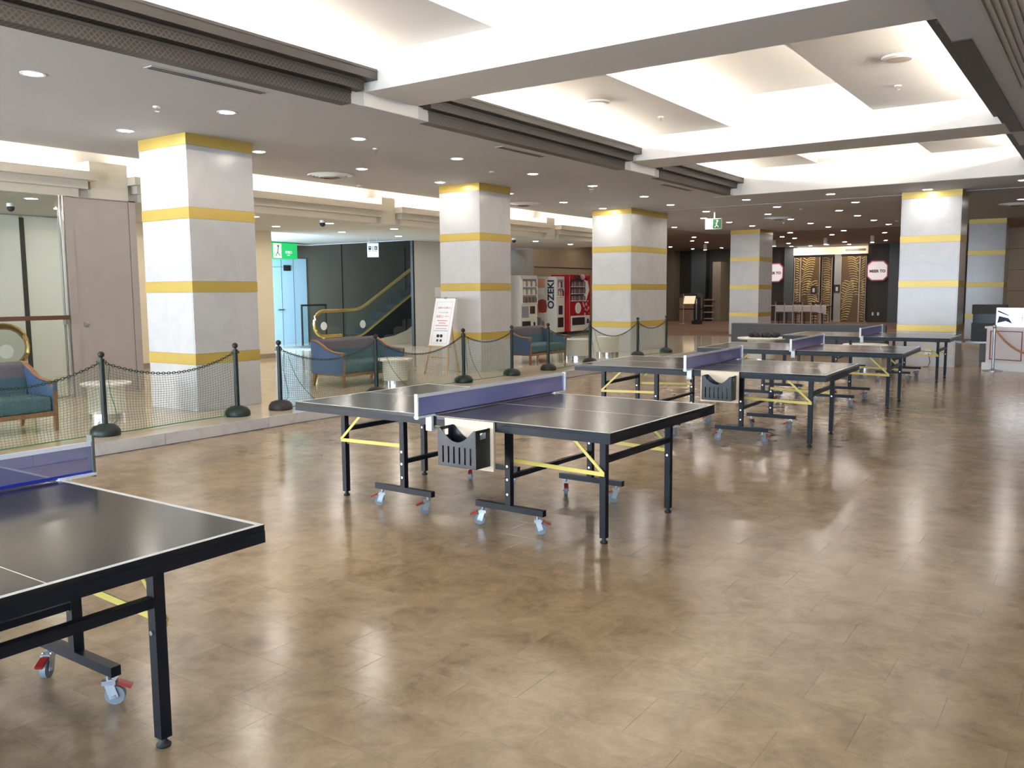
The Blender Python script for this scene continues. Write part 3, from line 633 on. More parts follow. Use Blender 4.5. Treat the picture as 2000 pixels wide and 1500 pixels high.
TABLES = [(-3.82, 1.21, 0, 'dark table tennis table at the row end, with a blue bottom band on its net'),
          (-3.70, 5.167, -.019, 'dark table tennis table with a wooden board and black basket, before the barrier posts'),
          (-3.60, 9.19, .03, 'dark table tennis table with black basket, third from the blue banded net'),
          (-3.54, 12.56, .03, 'dark table tennis table without basket, fourth in the row from the blue banded net'),
          (-3.53, 16.5, .01, 'dark table tennis table in front of the bright marble column')]
for i, (x, y, a, lab) in enumerate(TABLES):
    t = T0 if i == 0 else copy_tree(T0)
    t.location = (x, y, 0); t.rotation_euler = (0, 0, a); t['label'] = lab; t['group'] = 'table tennis tables in a row'
for c_ in T0.children:
    if c_.name.startswith('caster') and c_.type == 'EMPTY' and c_.location.x > .6 and c_.location.y > 0: c_.rotation_euler.z = .75
def make_net(i, x, y, a, label, first):
    n = empty('table_tennis_net', (x, y, .76), rz=a, label=label, cat='net', group='nets clamped on the tables')
    H = .1525; L = .90; dz = .008
    MB().box(-.0008, .0008, -L, L, dz, H-.012).build('mesh', 'net_pale' if first else 'net_blue', n)
    MB().box(-.005, .005, -L, L, H-.02, H).build('tape', 'net_tape', n)
    if first: MB().box(-.004, .004, -L, L, dz-.004, dz+.012).build('bottom_band', 'blue_band', n)
    else: MB().box(-.002, .002, -L, L, dz-.004, dz+.006).build('bottom_band', 'net_edge', n)
    for sy in (-1, 1):
        pm = 'post_grey' if first else ('post_white' if sy < 0 else 'post_white')
        MB().box(-(.03 if first else .014), .014, *sorted((sy*L, sy*(L+.012))), -.01, H+(.03 if first else .005)).build('post', pm, n)
        cl = MB().box(-.02, .02, *sorted((sy*.74, sy*(L+.012))), -.002, .010).box(-.025, .025, *sorted((sy*.768, sy*.79)), -.10, .0).box(-.015, .015, *sorted((sy*.72, sy*.79)), -.10, -.085)
        cl.build('clamp', 'post_white', n); MB().cyl((0, sy*.74, -.085), (0, sy*.74, -.066), .012, n=10).build('clamp_screw', 'chrome', n)
    return n
NL = ['blue grey net with bright blue bottom band on the row end table', 'blue table net above the wooden board and big basket before the posts', 'blue table net on the third table, basket below its post', 'blue table net on the fourth table, no basket below', 'blue table net on the table before the bright column']
for i, (x, y, a, lab) in enumerate(TABLES): make_net(i, x, y, a, NL[i], i == 0)
def make_basket(x, y, a, l1, l2, lx):
    ca, sa = math.cos(a), math.sin(a)
    def W(u, v): return (x+ca*u-sa*v, y+sa*u+ca*v)
    px, py = W(lx, -.764)
    bd = MB().box(-.2, .2, -.018, -.0, .44, .7575)
    o = bd.build('plywood_board', 'ply_board'); o.location = (px, py, 0); o.rotation_euler = (0,0,a); tag(o, l1, 'board')
    b = empty('black_basket', (px+.02*ca, py+.02*sa-.0165, .475), rz=a, label=l2, cat='basket')
    w, d, h = .155, .15, .245; y0, y1 = -d, -.002
    n = 20; prof = []
    for k in range(n+1):
        u = -w+2*w*k/n; t = abs(u)/w
        z = h if t > .86 else h-.085*(math.cos(t/.86*PI/2))**.9
        prof.append((u, z))
    def wall(yy, th):
        m = MB(); nb = 6; zb0, zb1 = .025, .125
        m.prism([(-w, .10+.03)]+[(w, .13)]+prof[::-1], 'y', yy, yy+th)
        m.box(-w, w, yy, yy+th, 0, .022)
        xs = [-w+.02+i*(2*w-.04)/(nb) for i in range(nb+1)]
        for i in range(nb+1): m.box(max(-w, xs[i]-.016), min(w, xs[i]+.016), yy, yy+th, .02, .132)
        return m
    wall(y0, .004).build('front_wall', 'basket_black', b); wall(y1-.004, .004).build('rear_wall', 'basket_black', b)
    for sx in (-1, 1):
        m = MB(); a0, a1 = sorted((sx*w, sx*(w-.004)))
        m.box(a0, a1, y0, y1, 0, h-.06).box(a0, a1, y0, y0+.045, h-.06, h).box(a0, a1, y1-.045, y1, h-.06, h).box(a0, a1, y0, y1, h-.02, h)
        m.build('side_wall', 'basket_black', b)
    MB().box(-w, w, y0, y1, 0, .004).build('base', 'basket_black', b)
    return b
make_basket(-3.70, 5.167, -.019, 'pale plywood board fixed to the side of the table before the posts', 'black slotted file basket on the board of the table before the posts', .335)
make_basket(-3.60, 9.19, .03, 'pale plywood board fixed to the side of the third table', 'black slotted file basket on the board of the third table', .325)

# ------------------------------------------------------------------ barrier posts, chains and nets on the platform edge
BX = -8.57
post_y = [3.15, 4.905, 6.572, 7.227, 8.97, 10.995, 12.371, 13.557, 15.13, 17.26, 18.75]
base_mat = ['barrier_green', 'barrier_green', 'barrier_green', 'barrier_brown', 'barrier_brown', 'barrier_green', 'barrier_green', 'barrier_brown', 'barrier_brown', 'barrier_green', 'barrier_green']
PH = .80
where = ['beside the sofa behind the glass', 'before the drum table by the taupe door', 'at the column by the taupe door', 'before the blue door and second sofa', 'between second sofa and drum table', 'in front of the easel notice board', 'before the column behind the easel', 'beside the third sofa', 'before the red vending machine', 'before the deep marble column', 'at the far end of the barrier line']
for i, yy in enumerate(post_y):
    p = empty('barrier_post', (BX, yy, PZ), label='green plastic chain post with %s base %s' % ('brown' if base_mat[i] == 'barrier_brown' else 'dark', where[i]), cat='post', group='chain posts along the kerb')
    MB().lathe([(.145, 0), (.15, .02), (.145, .06), (.115, .10), (.06, .12), (.035, .125)], n=20).build('base', base_mat[i], p, smooth=True)
    MB().cyl((0,0,.11), (0,0,PH-.01), .029, .027, n=14).cyl((0,0,PH-.03), (0,0,PH), .034, .03, n=14).build('pole', 'barrier_green', p, smooth=True)
    MB().cyl((0,0,PH), (0,0,PH+.02), .014, n=10).sphere((0,0,PH+.045), .034, 14, 9).build('ball', 'barrier_brown', p, smooth=True)
    MB().tube([(0,-.03,PH-.04), (0,-.05,PH-.05), (0,-.05,PH-.02)], .006, 6).tube([(0,.03,PH-.04), (0,.05,PH-.05), (0,.05,PH-.02)], .006, 6).build('hook', 'barrier_green', p)
spans = [(0, 1), (1, 2), (3, 4), (4, 5), (5, 6), (7, 8), (8, 9), (9, 10)]
link = None
for a, b in spans:
    b_ = b; y0, y1 = post_y[a]+.045, post_y[b]-.045; L = y1-y0; sag = .045*L*L+.05
    zt = PZ+PH-.05
    def cz(t, zt=zt, sag=sag): return zt-sag*4*t*(1-t)
    # chain of links
    m = MB(); nl = int(L/.032)
    for k in range(nl):
        t = (k+.5)/nl; yy = y0+L*t; z = cz(t); dz = (cz(min(1, t+.01))-cz(max(0, t-.01)))/(L*.02)
        d = Vector((0, 1, dz)).normalized(); u = Vector((1,0,0)) if k % 2 else d.cross(Vector((1,0,0)))
        ring = [Vector((BX, yy, z))+d*(.024*math.cos(q))+u*(.012*math.sin(q)) for q in [2*PI*j/8 for j in range(8)]]
        m.tube(ring, .0042, 4, closed=True)
    ch = m.build('plastic_chain', 'chain_green')
    spot = {0: 'the sofa behind the glass', 1: 'the drum table by the taupe door', 3: 'the second sofa', 4: 'the second drum table and easel', 5: 'the column behind the easel', 7: 'the third sofa', 8: 'the deep marble column drum table', 9: 'the deep marble column side'}[a]
    tag(ch, 'dark green plastic chain slung between two posts before %s' % spot, 'chain', 'chains between the posts')
    # netting hung from the chain
    m = MB(); c = .034; nv = int(L/c); nh = 23
    def P(t, s, a=a):
        z = PZ+.015+(cz(t)-PZ-.015)*s; yy = y0+L*t+.006*math.sin(9*s+t*4)
        e = min(1, t*8, (1-t)*8)
        x = BX+e*(.012*math.sin(6*t+a)+.03*(1-s)*math.sin(3.3*t+a*2))
        hz = z-PZ; rb = .156 if hz < .085 else max(.036, .156-(hz-.085)*3)
        dy = min(abs(yy-post_y[a]), abs(yy-post_y[b_]))
        if dy < rb and hz < .14: x = min(x, BX-math.sqrt(rb*rb-dy*dy))
        return (x, yy, z)
    for k in range(nv+1): m.tube([P(k/nv, q/16) for q in range(17)], .0017, 3)
    for q in range(1, nh): m.tube([P(k/44, q/nh) for k in range(45)], .0017, 3)
    nt_ = m.build('barrier_net', 'net_green')
    tag(nt_, 'fine green netting hanging from the chain before %s' % spot, 'net', 'nets hanging on the chains')
    MB().tube([P(k/44, 0) for k in range(45)], .006, 5).tube([P(.03+.02*math.sin(q/2), q/12) for q in range(13)], .004, 5).build('edge_rope', 'rope_green', nt_)
    if a in (3, 4, 5, 7, 8): MB().tube([P(.06+.30*(1-q/8)**1.5, q/8) for q in range(9)], .004, 5).build('fold_rope', 'rope_green', nt_)

# ------------------------------------------------------------------ lounge sofas and drum tables
def make_sofa(L=1.4, D=.72):
    s = empty('lounge_sofa', (0,0,0), cat='sofa')
    h = L/2
    curve = [(0, .72), (.10, .71), (.22, .655), (.34, .585), (.46, .55), (.60, .535), (D, .53)]
    for sy in (-1, 1):
        a, b = sorted((sy*h, sy*(h-.05)))
        MB().prism([(0, .2), (D-.02, .2)]+[(x, z-.012) for x, z in curve[::-1]], 'y', a, b).build('arm_panel', 'sofa_blue', s)
        MB().tube([(x, (a+b)/2, z) for x, z in curve], .03, 8, flat=.014).build('arm_rail', 'sofa_wood', s, smooth=True)
        MB().add(*leg_shape((D-.03, sy*(h-.025)), .018, .026, 0, .53)).build('front_leg', 'sofa_wood', s)
        MB().add(*leg_shape((.04, sy*(h-.05)), .016, .03, 0, .22, (-.05, 0))).build('back_leg', 'sofa_wood', s)
    MB().box(.03, D-.02, -h+.05, h-.05, .17, .215).box(D-.045, D-.01, -h+.03, h-.03, .165, .215).build('base_frame', 'sofa_wood', s)
    MB().box(.12, D-.015, -h+.06, h-.06, .215, .38).build('seat_cushion', 'sofa_teal', s, bevel=.03)
    bk = MB().prism([(0, .21), (.17, .36), (.12, .70), (.05, .735), (-.03, .72)], 'y', -h+.03, h-.03)
    bk.build('backrest', 'sofa_grey', s, bevel=.02)
    MB().prism([(.165, .38), (.185, .38), (.15, .56), (.13, .56)], 'y', -h+.06, h-.06).build('back_cushion', 'sofa_teal', s)
    return s
def leg_shape(c, r0, r1, z0, z1, lean=(0,0)):
    vs = []
    for z, r, k in ((z0, r0, 1), (z1, r1, 0)):
        for i, j in ((-1,-1),(1,-1),(1,1),(-1,1)): vs.append((c[0]+lean[0]*k+i*r, c[1]+lean[1]*k+j*r, z))
    return vs, [(0,3,2,1),(4,5,6,7),(0,1,5,4),(1,2,6,5),(2,3,7,6),(3,0,4,7)]
s0 = make_sofa()
for i, (x, y, a, lab) in enumerate([(-10.03, 4.12, 0, 'teal lounge sofa with grey back before the glass partition'), (-10.36, 10.08, 0, 'blue sided lounge sofa with curved wooden arms before the climbing escalator'), (-10.22, 15.08, 0, 'grey blue lounge sofa before the vending machines')]):
    o = s0 if i == 0 else copy_tree(s0); o.location = (x, y, PZ); o.rotation_euler = (0,0,a); o['label'] = lab; o['group'] = 'lounge sofas on the platform'
def drum(x, y, top_r, r, h, z, lab, grp='drum side tables'):
    t = empty('drum_table', (x, y, z), label=lab, cat='table', group=grp)
    MB().lathe([(top_r-.01, h-.035), (top_r, h-.02), (top_r, h-.006), (top_r-.008, h)], n=36).build('top', 'table_white', t, smooth=True)
    MB().cyl((0,0,.07), (0,0,h-.035), r, n=32).build('drum', 'stone_drum', t, smooth=True)
    MB().cyl((0,0,0), (0,0,.07), r*.97, n=32).build('plinth', 'chrome', t, smooth=True)
drum(-9.75, 5.62, .28, .2, .43, PZ, 'cream drum side table between the first sofa and the column')
drum(-9.35, 10.22, .29, .2, .42, PZ, 'cream drum side table beside the second sofa')
drum(-9.55, 16.3, .33, .31, .43, PZ, 'cream drum side table in front of the red vending machine')
drum(-9.45, 17.5, .27, .26, .43, PZ, 'cream drum side table at the foot of the deep marble column')
# easel notice board
e = empty('easel', (-9.78, 11.9, PZ), rz=R(-4), label='pine easel standing before the second gold banded column', cat='easel')
for sx in (-1, 1): MB().bar((sx*.28, -.15, 0), (sx*.10, .17, 1.32), .035, .022).build('leg', 'pine', e)
MB().bar((0, .46, 0), (0, .18, 1.28), .035, .022).build('rear_leg', 'pine', e)
MB().box(-.27, .27, -.13, -.02, .49, .515).build('ledge', 'pine', e); MB().bar((-.2, -.03, .30), (.2, -.03, .30), .03, .02).build('stretcher', 'pine', e)
nb = empty('notice_board', (-9.78, 11.9, PZ), rz=R(-4), label='white notice board with red lettering leaning on the easel', cat='board')
def bpart(mb, name, m):
    o = mb.build(name, m, nb); o.matrix_local = Matrix.Translation((0, -.064, .515)) @ Matrix.Rotation(R(-14), 4, 'X'); return o
bpart(MB().box(-.24, .24, 0, .02, 0, .86), 'board', 'sign_white')
bpart(MB().box(-.245, .245, -.003, .023, .86, .872).box(-.03, .03, -.012, .0, .85, .885), 'clip_rail', 'steel')
bpart(MB().box(-.19, -.186, -.002, 0, .04, .80).box(.186, .19, -.002, 0, .04, .80).box(-.19, .19, -.002, 0, .796, .80).box(-.19, .19, -.002, 0, .04, .044), 'border', 'pink')
def btext(s, size, m, z):
    o = text(s, size, m, (0, -.0015, z), (1,0,0), (0,0,1), nb, depth=.0008); o.matrix_local = Matrix.Translation((0, -.064, .515)) @ Matrix.Rotation(R(-14), 4, 'X')
btext('お客様へのお知らせ', .036, 'ink_red', .685); btext('ホテルからのご案内', .026, 'ink_grey', .60)
btext('卓球コーナー', .056, 'ink_red', .525)
for z, w, m in ((.455, .12, 'ink_red'), (.41, .08, 'ink_red'), (.365, .15, 'ink_red'), (.31, .13, 'ink_grey'), (.27, .17, 'ink_grey')):
    q = MB()
    k = -w
    while k < w:
        q.box(k, k+.012, -.002, 0, z-.008, z+.008); k += .019
    bpart(q, 'small_print', m)
fg = MB()
for x in (-.045, .035):
    fg.sphere((x, -.003, .185-abs(x)*.2), .03, 10, 6).box(x-.022, x+.022, -.004, -.001, .075, .115)
bpart(fg, 'drawn_figure', 'ink_black')
tag(MB().box(-15.652, -15.64, 18.82, 19.12, 1.45, 1.72).build('paper_notice', 'sign_white'), 'small white paper notice on the pale wall behind the easel column', 'notice')

# ------------------------------------------------------------------ vending machines
def shelf_row(p, x, y0, y1, z, h, mats, r=.028):
    groups = {}
    n = int((y1-y0)/(r*2.5))
    for k in range(n):
        yy = y0+(k+.5)*(y1-y0)/n; mm = mats[k % len(mats)]
        groups.setdefault(mm, MB()).cyl((x, yy, z), (x, yy, z+h*.7), r, n=8).cyl((x, yy, z+h*.7), (x, yy, z+h), r, r*.45, n=8)
    for mm, mb in groups.items(): tag(mb.build('bottle_row', mm, p), kind='stuff')
def vending(y0, y1, xf, h, depth, body, front, label):
    v = empty('vending_machine', (xf, y0, PZ), label=label, cat='vending machine')
    w = y1-y0
    MB().box(-depth, 0, 0, w, .08, h).build('cabinet', body, v, bevel=.015)
    MB().box(-depth+.03, -.03, .03, w-.03, 0, .08).build('plinth', 'rubber', v)
    return v, w
v, w = vending(23.0, 24.02, -15.6, 1.98, .8, 'vend_cream', None, 'cream drinks vending machine with three rows of pale bottles')
MB().box(-.002, .01, .08, w-.08, 1.08, 1.86).build('window_recess', 'art_grey', v)
for k, z in enumerate((1.10, 1.36, 1.62)):
    MB().box(.0, .05, .08, w-.08, z-.02, z).build('shelf', 'white_gloss', v); shelf_row(v, .03, .1, w-.1, z, .18, ['bottle_pale', 'sign_white', 'bottle_pale', 'bottle_amber'] if k else ['bottle_dark', 'bottle_amber', 'bottle_dark'], .026)
MB().box(0, .06, .06, w-.06, 1.86, 1.9).box(0, .06, .06, .08, 1.06, 1.88).box(0, .06, w-.08, w-.06, 1.06, 1.88).build('window_frame', 'vend_cream', v)
MB().box(0, .006, .10, .50, .62, .98).build('advert_panel', 'art_grey', v); MB().box(0, .012, .58, .86, .74, .98).build('coin_panel', 'vend_black', v); MB().box(.01, .02, .6, .72, .9, .95).box(.01, .02, .62, .7, .78, .84).build('button', 'brake_red', v)
MB().box(0, .01, .12, .60, .22, .5).build('dispenser_flap', 'vend_black', v); MB().box(0, .01, .78, .88, .34, .46).build('coin_return', 'vend_black', v)
v, w = vending(24.72, 25.27, -15.30, 1.96, .98, 'vend_cream', None, 'narrow white sake vending machine with orange and red picture on its side')
s = -.003
MB().box(-.88, -.45, s, 0, 1.58, 1.88).build('art_sky', 'art_orange', v); MB().box(-.85, -.48, s*1.3, 0, 1.36, 1.58).build('art_card', 'sign_white', v)
MB().lathe([(.01,0),(.17,.02),(.2,.2),(.15,.42),(.02,.46)], n=18).build('art_jug', 'art_brown', v).matrix_local = Matrix.Translation((-.56, s, .74)) @ Matrix.Diagonal((1, .02, 1, 1))
MB().lathe([(.01,0),(.12,.02),(.13,.2),(.1,.35),(.02,.38)], n=18).build('art_cup', 'pink', v).matrix_local = Matrix.Translation((-.78, s, .70)) @ Matrix.Diagonal((1, .02, 1, 1))
MB().prism([(-.86, .2), (-.66, .16), (-.6, .55), (-.8, .62)], 'y', s*1.4, 0).build('art_fish', 'art_grey', v); MB().prism([(-.62, .12), (-.46, .2), (-.47, .45), (-.6, .5)], 'y', s*1.6, 0).build('art_leaf', 'partition_taupe', v)
text('OZEKI', .34, 'navy', (-.2, s*1.5, 1.36), (0,0,1), (-1,0,0), v, bold=.01)
MB().box(-.002, .008, .1, w-.1, 1.25, 1.85).build('window_recess', 'art_grey', v); shelf_row(v, .03, .12, w-.12, 1.3, .2, ['bottle_amber', 'pink', 'navy', 'bottle_pale'], .04); shelf_row(v, .03, .12, w-.12, 1.58, .2, ['pink', 'navy', 'bottle_pale'], .04)
MB().box(0, .05, .1, w-.1, 1.27, 1.3).box(0, .05, .1, w-.1, 1.55, 1.58).build('shelf', 'white_gloss', v)
MB().box(0, .01, .15, .4, .68, .98).build('coin_panel', 'navy', v); MB().box(0, .01, .1, .45, .25, .58).build('dispenser_flap', 'vend_black', v)
v, w = vending(25.3, 26.72, -15.12, 2.02, .75, 'vend_red', None, 'red vending machine with a round white badge and pink splash pattern')
MB().box(0, .008, .06, w-.06, .1, .62).build('lower_front', 'vend_cream', v); MB().box(.008, .015, .15, 1.0, .3, .56).build('dispenser_flap', 'vend_black', v); MB().box(.008, .015, 1.15, 1.28, .34, .5).build('coin_return', 'vend_black', v)
MB().cyl((0, .55, .88), (.012, .55, .88), .19, n=26).build('badge', 'sign_white', v); MB().cyl((.012, .55, .88), (.016, .55, .88), .13, n=26).build('badge_ring', 'vend_cream', v)
MB().box(-.002, .008, .06, 1.1, 1.12, 1.85).build('window_recess', 'vend_black', v)
for k, z in enumerate((1.14, 1.38, 1.62)):
    MB().box(0, .05, .06, 1.05, z-.02, z).build('shelf', 'white_gloss', v); shelf_row(v, .03, .08, 1.0, z, .17, ['bottle_dark', 'vend_red', 'art_grey', 'bottle_dark'], .03)
MB().prism([(.85, 1.15), (1.05, 1.1), (1.28, 1.5), (1.18, 1.8), (.95, 1.85), (1.05, 1.5)], 'x', .008, .03).build('white_splash', 'sign_white', v)
mb = MB(); random.seed(3)
for k in range(16):
    yy, zz = .85+random.random()*.5, .65+random.random()*.5; mb.lathe([(.001, 0), (random.uniform(.02, .06), .002), (.001, .004)], n=9)
    for q in range(27): vx = mb.v[-27+q]; mb.v[-27+q] = (.011+vx[2], yy+vx[0], zz+vx[1])
mb.build('pink_splash', 'pink', v)
for k in range(3): MB().sphere((.02, .5+k*.32, 1.94), .10, 12, 8).build('topper', ['vend_black', 'pink', 'vend_red'][k], v, smooth=True)

# ------------------------------------------------------------------ far seating: grey bench, round tables, reception
b = empty('long_bench', (-6.2, 21.9, 0), label='long dark grey upholstered bench back beyond the tennis tables', cat='bench')
MB().box(-1.95, 1.85, -.06, .06, .12, .73).build('backrest', 'bench_grey', b, bevel=.03); MB().box(-1.9, 1.8, .06, .6, .12, .42).build('seat', 'bench_grey', b, bevel=.03); MB().box(-1.85, 1.75, -.04, .55, 0, .12).build('plinth', 'chair_dark', b)
drum(-6.35, 18.9, .52, .30, .53, 0, 'large round white table before the grey bench, dark bag on top', 'round tables beyond the tennis tables')
drum(-3.95, 17.95, .42, .30, .50, 0, 'round cream drum table beside the bright marble column', 'round tables beyond the tennis tables')
bg = MB()
for k in range(9):
    br = .08+.02*math.sin(k*1.7); bg.sphere((-6.6+.07*k, 18.95+.05*math.sin(k*2), .526+.7*br), br, 8, 6, .7)
tag(bg.build('dark_bag', 'rubber', smooth=True), 'dark crumpled bag lying on the round white table', 'bag')
rc = empty('reception_counter', (-1.96, 19.05, 0), rz=R(-20), label='pale reception counter with red moulded frames on a white plinth', cat='counter')
MB().box(0, 2.6, 0, .55, .14, .80).build('body', 'desk_pale', rc); MB().box(-.05, 2.65, -.05, .6, 0, .14).build('plinth', 'white_gloss', rc); MB().box(-.03, 2.63, -.03, .58, .80, .84).build('top', 'desk_pale', rc)
for x0, x1 in ((.07, .66), (.74, 1.4), (1.5, 2.2)):
    f = MB()
    for xa, xb, za, zb in ((x0, x1, .745, .76), (x0, x1, .2, .215), (x0, x0+.014, .2, .76), (x1-.014, x1, .2, .76)): f.box(xa, xb, -.012, 0, za, zb)
    f.build('moulded_frame', 'desk_line', rc)
sc_ = empty('display_screen', (-1.96, 19.05, .84), rz=R(-20), label='bright white display screen standing on the reception counter', cat='screen')
MB().box(.06, 1.6, .2, .26, .0, .36).build('casing', 'white_gloss', sc_); MB().box(.08, 1.58, .196, .2, .02, .35).build('picture', 'screen_glow', sc_)
MB().prism([(.09, .06), (.25, .10), (.38, .05), (.30, .16), (.12, .2)], 'y', .19, .196).prism([(.09, .28), (.3, .2), (.3, .22), (.1, .31)], 'y', .19, .196).build('picture_wing', 'navy', sc_)
MB().bar((.55, .192, .05), (.55, .192, .24), .02, .004).bar((.46, .192, .20), (.64, .192, .22), .02, .004).bar((.47, .192, .12), (.55, .192, .18), .02, .004).bar((.63, .192, .12), (.55, .192, .18), .02, .004).build('picture_plant', 'plant_green', sc_)
def rope_post(x, y, z, lab):
    s = empty('rope_stanchion', (x, y, z), label=lab, cat='stanchion')
    MB().lathe([(.16, 0), (.16, .012), (.05, .03), (.025, .05)], n=20).build('base', 'steel', s, smooth=True); MB().cyl((0,0,.04), (0,0,.82), .025, n=14).build('pole', 'steel', s, smooth=True); MB().sphere((0,0,.85), .04, 12, 8).build('finial', 'steel', s, smooth=True)
rope_post(-1.80, 18.75, 0, 'steel rope stanchion at the corner of the reception counter')
rope_post(-.5, 18.1, 0, 'steel rope stanchion further along the reception counter')
tag(MB().tube([(-1.78+1.26*t, 18.73-.6*t, .78-.42*4*t*(1-t)) for t in [k/14 for k in range(15)]], .02, 8).build('barrier_rope', 'rope_gold', smooth=True), 'brown barrier rope hanging before the reception counter', 'rope')
k = empty('storage_chest', (-2.25, 21.3, 0), label='dark grey stacked chest behind the bright column on a grey stand', cat='chest')
MB().box(-.25, .4, 0, .4, .42, .82).build('lower_box', 'bench_grey', k); MB().box(-.23, .38, .02, .38, .82, 1.02).build('middle_box', 'vend_black', k); MB().box(-.25, .4, 0, .4, 1.02, 1.22).build('upper_box', 'dark_brown_wall', k)
MB().box(-.35, .5, -.05, .45, .38, .42).build('stand_top', 'steel', k)
for xx in (-.02, .4): MB().box(xx-.05, xx+.05, .0, .1, 0, .38).build('stand_leg', 'wheel_grey', k)

# ------------------------------------------------------------------ far restaurant front
def gold_screen(x0, x1, y, z0, z1, n, label, seed):
    g = empty('gold_screen', (x0, y, z0), label=label, cat='screen', group='gold leaf screens of the restaurant')
    w = x1-x0; h = z1-z0; random.seed(seed)
    MB().box(0, w, 0, .04, 0, h).build('backing', 'gold_panel', g)
    for k in range(n):
        side = 1 if (k+seed) % 2 else -1; bx = w*(.5-.55*side)+random.uniform(-.05, .05); bz = -.3+h*k/n; ln = h*.75
        m = MB()
        for q in range(20):
            t = q/20; sx = bx+side*.55*w*t*t; sz = bz+ln*t
            for sd in (-1, 1):
                L = (.25+.35*math.sin(PI*(t*.9+.1)))*max(.6, w*.9); pts = []
                for u in range(6):
                    f = u/5; px = sx+sd*L*f; pz = sz+L*(.9*f-.65*f*f)
                    if .035 < px < w-.035 and .02 < pz < h-.02: pts.append((px, -.008, pz))
                if len(pts) > 1: m.tube(pts, .016, 4)
        if m.v: tag(m.build('leaf_relief', 'gold_leaf', g), kind='stuff')
    f = MB().box(0, .025, -.03, .05, 0, h).box(w-.025, w, -.03, .05, 0, h).build('frame', 'pole_pale', g)
gold_screen(-12.0, -11.72, 40.05, PZ, 3.02, 2, 'narrow gold leaf screen at the end of the restaurant front', 1)
gold_screen(-11.72, -10.85, 40.05, PZ, 3.02, 2, 'wide gold leaf screen behind the long white clothed table', 2)
gold_screen(-10.85, -10.4, 40.35, PZ, 3.02, 2, 'recessed gold leaf screen beside the restaurant doorway', 3)
gold_screen(-9.95, -9.15, 40.05, PZ, 3.02, 2, 'gold leaf screen between the doorway and the octagonal sign', 5)
gold_screen(-9.15, -8.87, 40.05, PZ, 3.02, 2, 'narrow gold leaf screen against the dark wall with octagonal sign', 6)
def octa(x, y, z, r, lab, words):
    s = empty('octagonal_sign', (x, y, z), label=lab, cat='sign')
    def oc(r, k=.42): return [(-r+k*r, -r), (r-k*r, -r), (r, -r+k*r), (r, r-k*r), (r-k*r, r), (-r+k*r, r), (-r, r-k*r), (-r, -r+k*r)]
    MB().prism(oc(r*1.12), 'y', -.04, .1).build('outer_rim', 'sign_red', s); MB().prism(oc(r*1.02), 'y', -.09, -.04).build('inner_rim', 'pink', s); MB().prism(oc(r*.93), 'y', -.12, -.09).build('face', 'sign_pink', s)
    if words: text(words, .16, 'handrail_brown', (0, -.123, -.02), (1,0,0), (0,0,1), s, bold=.008)
octa(-8.41, 40.1, 2.36, .41, 'octagonal pink sign with brown lettering on the dark wall', 'MEER TO')
octa(-12.95, 40.2, 2.36, .41, 'octagonal pink sign half hidden by the column at the carpet edge', 'MEER TO')
t = empty('dining_table', (-11.2, 38.0, PZ), label='long dining table with a white cloth before the gold screens', cat='table')
MB().box(-1.5, 1.3, -.4, .4, .72, .76).build('top', 'chair_dark', t)
for x in (-1.4, -.1, 1.2):
    for yy in (-.35, .35): MB().box(x-.02, x+.02, yy-.02, yy+.02, 0, .72).build('leg', 'pole_pale', t)
c = MB().box(-1.51, 1.31, -.41, .41, .755, .765)
for x0, x1, d in ((-1.51, -1.15, .28), (-1.15, -1.05, .36), (-.85, -.1, .26), (-.1, .72, .25), (.72, 1.0, .26), (1.0, 1.31, .36)): c.box(x0, x1, -.415, -.405, .76-d, .76)
tag(c.build('tablecloth', 'cloth_white'), 'white cloth with hanging corners over the long dining table', 'tablecloth').location = (-11.2, 38.0, PZ)
ch = empty('dining_chair', (0,0,0), cat='chair', label='dark wooden dining chair tucked under the white clothed table', group='dining chairs at the clothed table')
MB().box(-.2, .2, -.2, .2, .42, .46).build('seat', 'chair_dark', ch); MB().box(-.2, .2, -.22, -.19, .84, .92).build('backrest', 'chair_dark', ch)
for sx in (-1, 1):
    MB().box(sx*.19-.018, sx*.19+.018, -.22, -.185, 0, .92).build('back_leg', 'pole_pale', ch); MB().box(sx*.18-.018, sx*.18+.018, .16, .2, 0, .42).build('front_leg', 'chair_dark', ch)
for i, x in enumerate((-12.45, -11.7, -10.95, -10.2)):
    o = ch if i == 0 else copy_tree(ch); o.location = (x, 37.35, PZ)
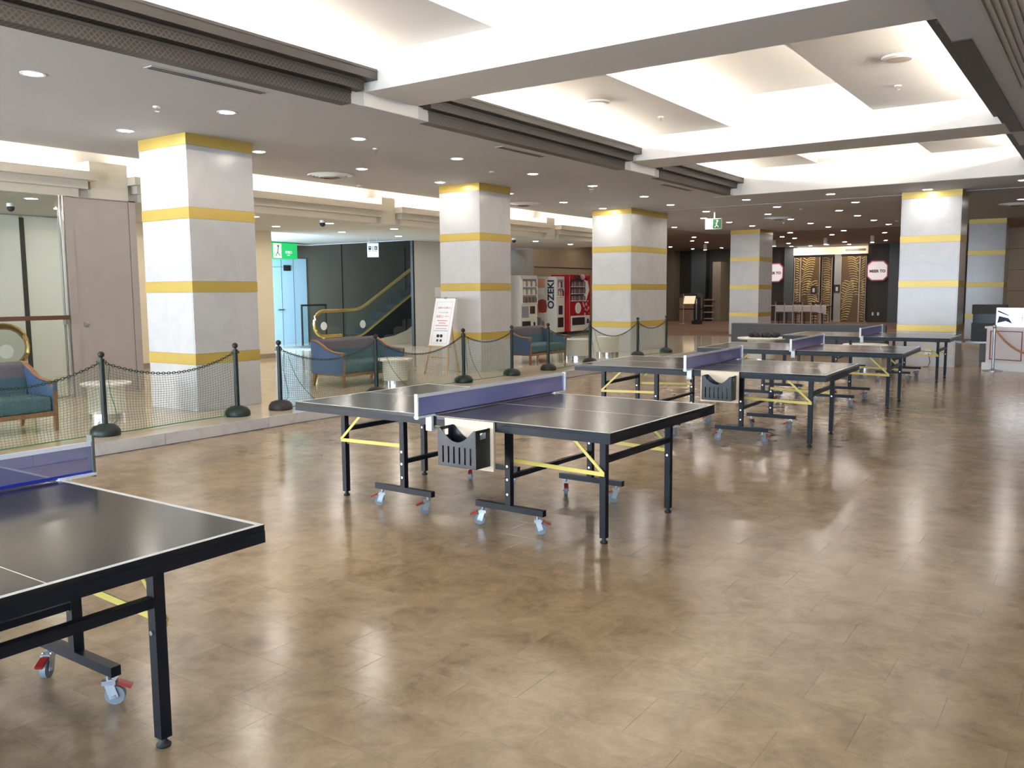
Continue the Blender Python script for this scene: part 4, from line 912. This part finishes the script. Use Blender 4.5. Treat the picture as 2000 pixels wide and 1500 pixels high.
for x, z, yn, lab in ((-11.1, 1.55, 40.0, 'small dark framed notice on the wide gold screen'), (-10.085, 1.6, 39.992, 'small dark framed notice beside the restaurant doorway')):
    n_ = empty('framed_notice', (x, yn, z), label=lab, cat='notice'); MB().box(-.13, .13, 0, .03, -.18, .18).build('frame', 'chair_dark', n_); MB().box(-.05, .05, -.004, 0, -.1, .08).build('print', 'cloth_white', n_)
o = MB().box(-8.62, -8.54, 40.17, 40.2, .42, .56).build('power_outlet', 'sign_white'); tag(o, 'white power outlet low on the dark wall below the sign', 'outlet', 'outlets on the dark wall')
q = o.copy(); COL.objects.link(q); q.location.x += .22
# host stand area
p = empty('host_podium', (-16.35, 38.6, PZ), label='wooden host podium with grey curved top', cat='podium')
MB().box(-.5, .42, -.3, .3, 0, .55).build('lower_body', 'podium_wood', p); MB().box(-.5, .42, -.3, .3, .60, 1.12).build('upper_body', 'podium_wood', p); MB().box(-.48, .4, -.28, .28, .55, .60).build('gap', 'chair_dark', p)
MB().prism([(-.52, 1.12), (.46, 1.12), (.40, 1.28), (.2, 1.32), (-.28, 1.32), (-.46, 1.28)], 'y', -.34, .34).build('top', 'slate_wall', p)
m_ = empty('menu_stand', (-15.25, 35.1, PZ), label='slim menu stand with a tilted cream page', cat='stand')
MB().lathe([(.16, 0), (.16, .012), (.02, .03), (.015, .04)], n=16).build('base', 'pole_pale', m_); MB().cyl((0,0,.03), (0,0,1.3), .018, n=8).build('pole', 'pole_pale', m_)
pg = MB().box(-.05, .45, -.02, .0, 0, .36).build('page', 'header_cream_glow', m_); pg.matrix_local = Matrix.Translation((.06, -.03, .88)) @ Matrix.Rotation(R(-25), 4, 'X')
q = empty('queue_post', (-14.7, 35.3, PZ), label='black square queue post before the host podium', cat='post')
MB().box(-.17, .17, -.17, .17, 0, .16).build('base', 'vend_black', q); MB().box(-.13, .13, -.08, .08, .16, 1.15).build('body', 'vend_black', q); MB().box(-.03, .03, -.086, -.08, .2, 1.1).build('strip', 'steel', q)
sh = empty('shelf_rack', (-15.6, 38.9, PZ), label='small dark rack with pale shelves beside the podium', cat='rack')
MB().box(-.2, .25, .15, .2, 0, 1.1).build('back', 'chair_dark', sh)
for z in (.1, .4, .7, .98): MB().box(-.2, .25, -.15, .15, z, z+.05).build('shelf', 'pole_pale', sh)
